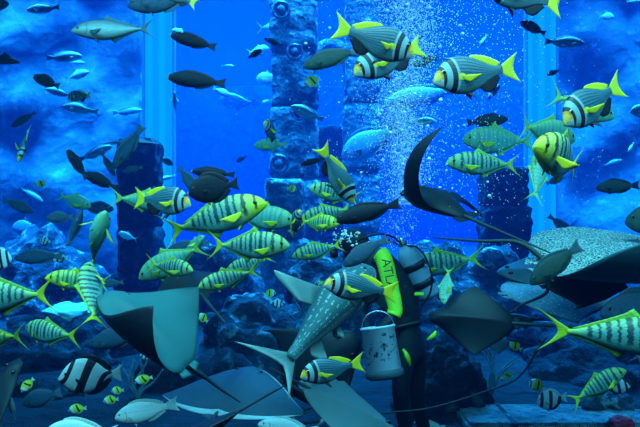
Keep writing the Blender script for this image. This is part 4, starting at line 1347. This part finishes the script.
# buoyancy vest
vs = [P(376, 262, DD), P(384, 272, DD), P(394, 288, DD), P(401, 306, DD), P(405, 322, DD)]
vest = tube(spline(vs, 6), [(.13 + .025 * math.sin(math.pi * i / 24)) for i in range(25)], 20, [M['neoprene']])
child('buoyancy_vest', vest, diver)
bel = spline([P(388, 330, 4.83), P(402, 326, 4.83), P(420, 322, 4.9)], 6)
child('weight_belt', tube(bel, .022, 8, [M['rubber']]), diver)
child('lime_buckle', box_mesh(*(lambda q: (q.x - .035, q.x + .035, q.y - .01, q.y + .01, q.z - .012, q.z + .012))(P(419, 294, 4.72)), [M['lime_cloth']], .004), diver)
child('lime_knife_strap', tube(spline([P(403, 349, 4.70), P(407, 357, 4.68), P(410, 366, 4.70)], 5), [.010 + .012 * math.sin(i / 10 * 3.1) for i in range(11)], 8, [M['lime_cloth']]), diver)
child('lime_strap_end', tube(spline([P(427, 340, 4.75), P(433, 336, 4.75), P(436, 331, 4.76)], 5), [.006 + .014 * math.sin(i / 10 * 3.1) for i in range(11)], 8, [M['lime_cloth']]), diver)


def hand(wrist, dirv, curl_dir, thumb_dir, s=1.0):
    """one gloved hand: palm and five bent fingers as skinned chains"""
    d = dirv.normalized(); c = (curl_dir - d * curl_dir.dot(d)).normalized(); side = d.cross(c)
    chains = [[(wrist, (.026, .022)), (wrist + d * .045 * s, (.036, .018)), (wrist + d * .075 * s, (.036, .016))]]
    for i, ln in enumerate((.066, .076, .071, .056)):
        b = wrist + d * .078 * s + side * (.027 - .018 * i) * s
        p1 = b + (d * .85 + c * .35).normalized() * ln * .45 * s
        p2 = p1 + (d * .25 + c * .95).normalized() * ln * .33 * s
        p3 = p2 + (c * .85 - d * .45).normalized() * ln * .28 * s
        chains.append([2, (b, .0095), (p1, .009), (p2, .0085), (p3, .007)])
    b = wrist + d * .030 * s + thumb_dir.normalized() * .030 * s
    p1 = b + (thumb_dir.normalized() * .7 + d * .6).normalized() * .034 * s
    p2 = p1 + (d * .7 + c * .6).normalized() * .030 * s
    chains.append([1, (b, .012), (p1, .011), (p2, .009)])
    return skin_mesh(chains, [M['neoprene']], 2)


child('glove', hand(P(376, 331, 4.55), P(368, 336, 4.5) - P(376, 331, 4.55), Vector((0, .3, -1)), Vector((.6, -.3, .5))), diver)
child('glove', hand(P(369, 330, 4.9), P(366, 334, 4.82) - P(369, 330, 4.9), Vector((0, -.4, -1)), Vector((-.6, .2, .5))), diver)
for a, b in ((P(404, 458, 4.95), P(376, 464, 4.8)), (P(424, 457, 5.23), P(398, 464, 5.1))):
    u = (b - a); side = Vector((u.y, -u.x, 0)).normalized()
    rays = []
    for k in range(9):
        q = k / 8 - .5
        rays.append((a + side * .09 * q, a + u * 1.9 + side * .24 * q))
    verts_r = [((r.x, 0, r.y), (e.x, 0, e.y)) for r, e in rays]
    za, zb = a.z, (a + u * 1.9).z
    me = strip_mesh(verts_r, [M['rubber']], .03, 6, lambda p, za=za: Vector((p.x, p.z, .045 + p.y)))
    child('swim_fin', me, diver)

# scuba tank on the back
ta, tb = P(406, 249, 4.99), P(429, 296, 4.99)
tv = tb - ta
tl = tv.length
tank_root = empty('scuba_tank', ta)
tank_root.rotation_mode = 'QUATERNION'
tank_root.rotation_quaternion = Vector((0, 0, -1)).rotation_difference(tv)
tag(tank_root, 'pale grey scuba tank strapped on the back of the diver', 'tank')
prof = [(.02, .03), (.045, .025), (.075, .0), (.09, -.04), (.094, -.08), (.094, -tl + .02), (.085, -tl), (.05, -tl - .02)]
link('cylinder', lathe(prof[::-1], 28, [M['tank_grey']]), tank_root)
link('valve', lathe([(.028, .02), (.028, .06), (.018, .075), (.018, .10), (.01, .105)], 14, [M['chrome']]), tank_root)
for z in (-.15, -tl * .72):
    link('strap', lathe([(.0955, z - .028), (.1, z - .026), (.1, z + .026), (.0955, z + .028)], 28, [M['rubber']]), tank_root)
inv = (Matrix.Translation(ta) @ tank_root.rotation_quaternion.to_matrix().to_4x4()).inverted()
for pp in ([(403, 246, 5.0), (393, 237, 4.86), (377, 234, 4.80), (360, 240, 4.83), (343, 252, 4.95)],
           [(402, 246, 5.0), (418, 248, 4.86), (430, 268, 4.8), (431, 290, 4.8), (422, 306, 4.82)],
           [(402, 247, 5.05), (388, 240, 5.2), (372, 246, 5.24), (360, 262, 5.2)]):
    sp = [inv @ P(*q) for q in pp]
    link('hose', tube(spline(sp, 8), .008, 8, [M['rubber']]), tank_root)

# feed bucket
bk = empty('feed_bucket', P(381, 349, 4.52))
bk.rotation_euler = (R(-9), R(-8), 0)
tag(bk, 'white speckled feed bucket held in front of the diver', 'bucket')
rb, rt, hb = .128, .122, .165
bprof = [(rb * .9, -hb), (rb, -hb + .012), (rt, hb - .02), (rt + .008, hb - .015), (rt + .008, hb), (rt - .006, hb), (rt - .008, hb - .03), (rb - .01, -hb + .02)]
link('bucket_wall', lathe(bprof, 32, [M['bucket']]), bk)
link('base_band', lathe([(rb * .92, -hb - .045), (rb + .012, -hb - .03), (rb + .012, -hb + .012), (rb, -hb + .02)], 32, [plain('bucket_base', (0.05, 0.09, 0.12), 0.6)]), bk)
hpts = [(rt * math.cos(a), -.02 - .10 * math.sin(a) * .3, hb - .02 + .13 * math.sin(a)) for a in [math.pi * k / 12 for k in range(13)]]
link('handle', tube(hpts, .006, 8, [M['chrome']]), bk)

# ------------------------------------------------------------------ cable, bubbles
M['cable'] = plain('black_cable', (0.006, 0.006, 0.01), 0.5)
cp = [P(*q) for q in ((300, 424, 4.4), (340, 419, 4.4), (385, 413, 4.4), (425, 409, 4.4), (460, 400, 4.4), (490, 390, 4.4), (513, 381, 4.4), (526, 369, 4.4), (536, 352, 4.4), (546, 338, 4.4))]
tag(link('cable', tube(spline(cp, 8), .0075, 8, [M['cable']])), 'thin black cable curving through the dark water above the ledge', 'cable')

t = NT('bubble_film', 0.12, 0.9)
M['bubble'] = t.done((0.92, 0.97, 1.0))
bm = bmesh.new()
bmesh.ops.create_icosphere(bm, subdivisions=2, radius=1)
bub = bpy.data.meshes.new('bubble'); bm.to_mesh(bub); bm.free()
bub.materials.append(M['bubble'])
bub.polygons.foreach_set('use_smooth', [True] * len(bub.polygons))
rnd = random.Random(7)


def plume(n):
    """a point of the rising plume: pixel x, y and depth"""
    while True:
        y = rnd.uniform(-6, 250)
        u = (250 - y) / 250
        if y > 205 and rnd.random() < .8: continue
        cx = 402 + 4 * u + 5 * math.sin(y * .045)
        wd = 17 + 15 * u
        x = rnd.gauss(cx, wd * .55) if rnd.random() < .8 else rnd.gauss(cx + 36, 56)
        d = rnd.gauss(5.05, .22)
        if d < 4.7: continue
        return x, y, d


first = None


def bubble(p, r, label, group):
    global first
    o = bpy.data.objects.new('bubble', bub)
    COL.objects.link(o)
    o.location = p
    o.scale = (r, r, r * rnd.uniform(.8, 1))
    return tag(o, label, 'bubble', group)


for k in range(235):
    x, y, d = plume(k)
    bubble(P(x, y, d), rnd.choice((.8, .95, 1.1, 1.2, 1.4, 1.7, 2.1)) / F * d, 'single white air bubble in the tall rising plume of bubbles', 'air bubbles rising in the plume')
for k in range(60):
    a = rnd.gauss(0, 1), rnd.gauss(0, 1)
    x, y = 349 + a[0] * 8 + (rnd.random() < .35) * -9, 236 + a[1] * 4.5 + (rnd.random() < .3) * 5
    bubble(P(x, y, 4.80 + rnd.uniform(-.05, .04)), rnd.choice((.6, .8, 1.0, 1.3, 1.7)) / F * 4.8, 'white exhaled air bubble clustered round the head of the diver', 'bubbles from the diver')

verts, faces = [], []
ib = bmesh.new(); bmesh.ops.create_icosphere(ib, subdivisions=1, radius=1)
iv = [v.co.copy() for v in ib.verts]; ifc = [tuple(v.index for v in f.verts) for f in ib.faces]; ib.free()
for k in range(13000):
    x, y, d = plume(k)
    d += rnd.uniform(-.2, .5)
    c = P(x, y, d); r = rnd.choice((.3, .4, .45, .55, .7)) / F * d
    o_ = len(verts)
    verts += [c + v * r for v in iv]
    faces += [tuple(i + o_ for i in f) for f in ifc]
for k in range(420):
    x, y, d = rnd.uniform(400, 600), rnd.gauss(110, 90), rnd.uniform(4.0, 6.2)
    c = P(x, y, d); r = rnd.choice((.28, .35, .45)) / F * d
    o_ = len(verts)
    verts += [c + v * r for v in iv]
    faces += [tuple(i + o_ for i in f) for f in ifc]
fz = link('bubble_froth', mesh_from(verts, faces, [M['bubble']]))
tag(fz, 'mist of countless tiny white bubbles filling the rising plume', 'bubbles', kind='stuff')
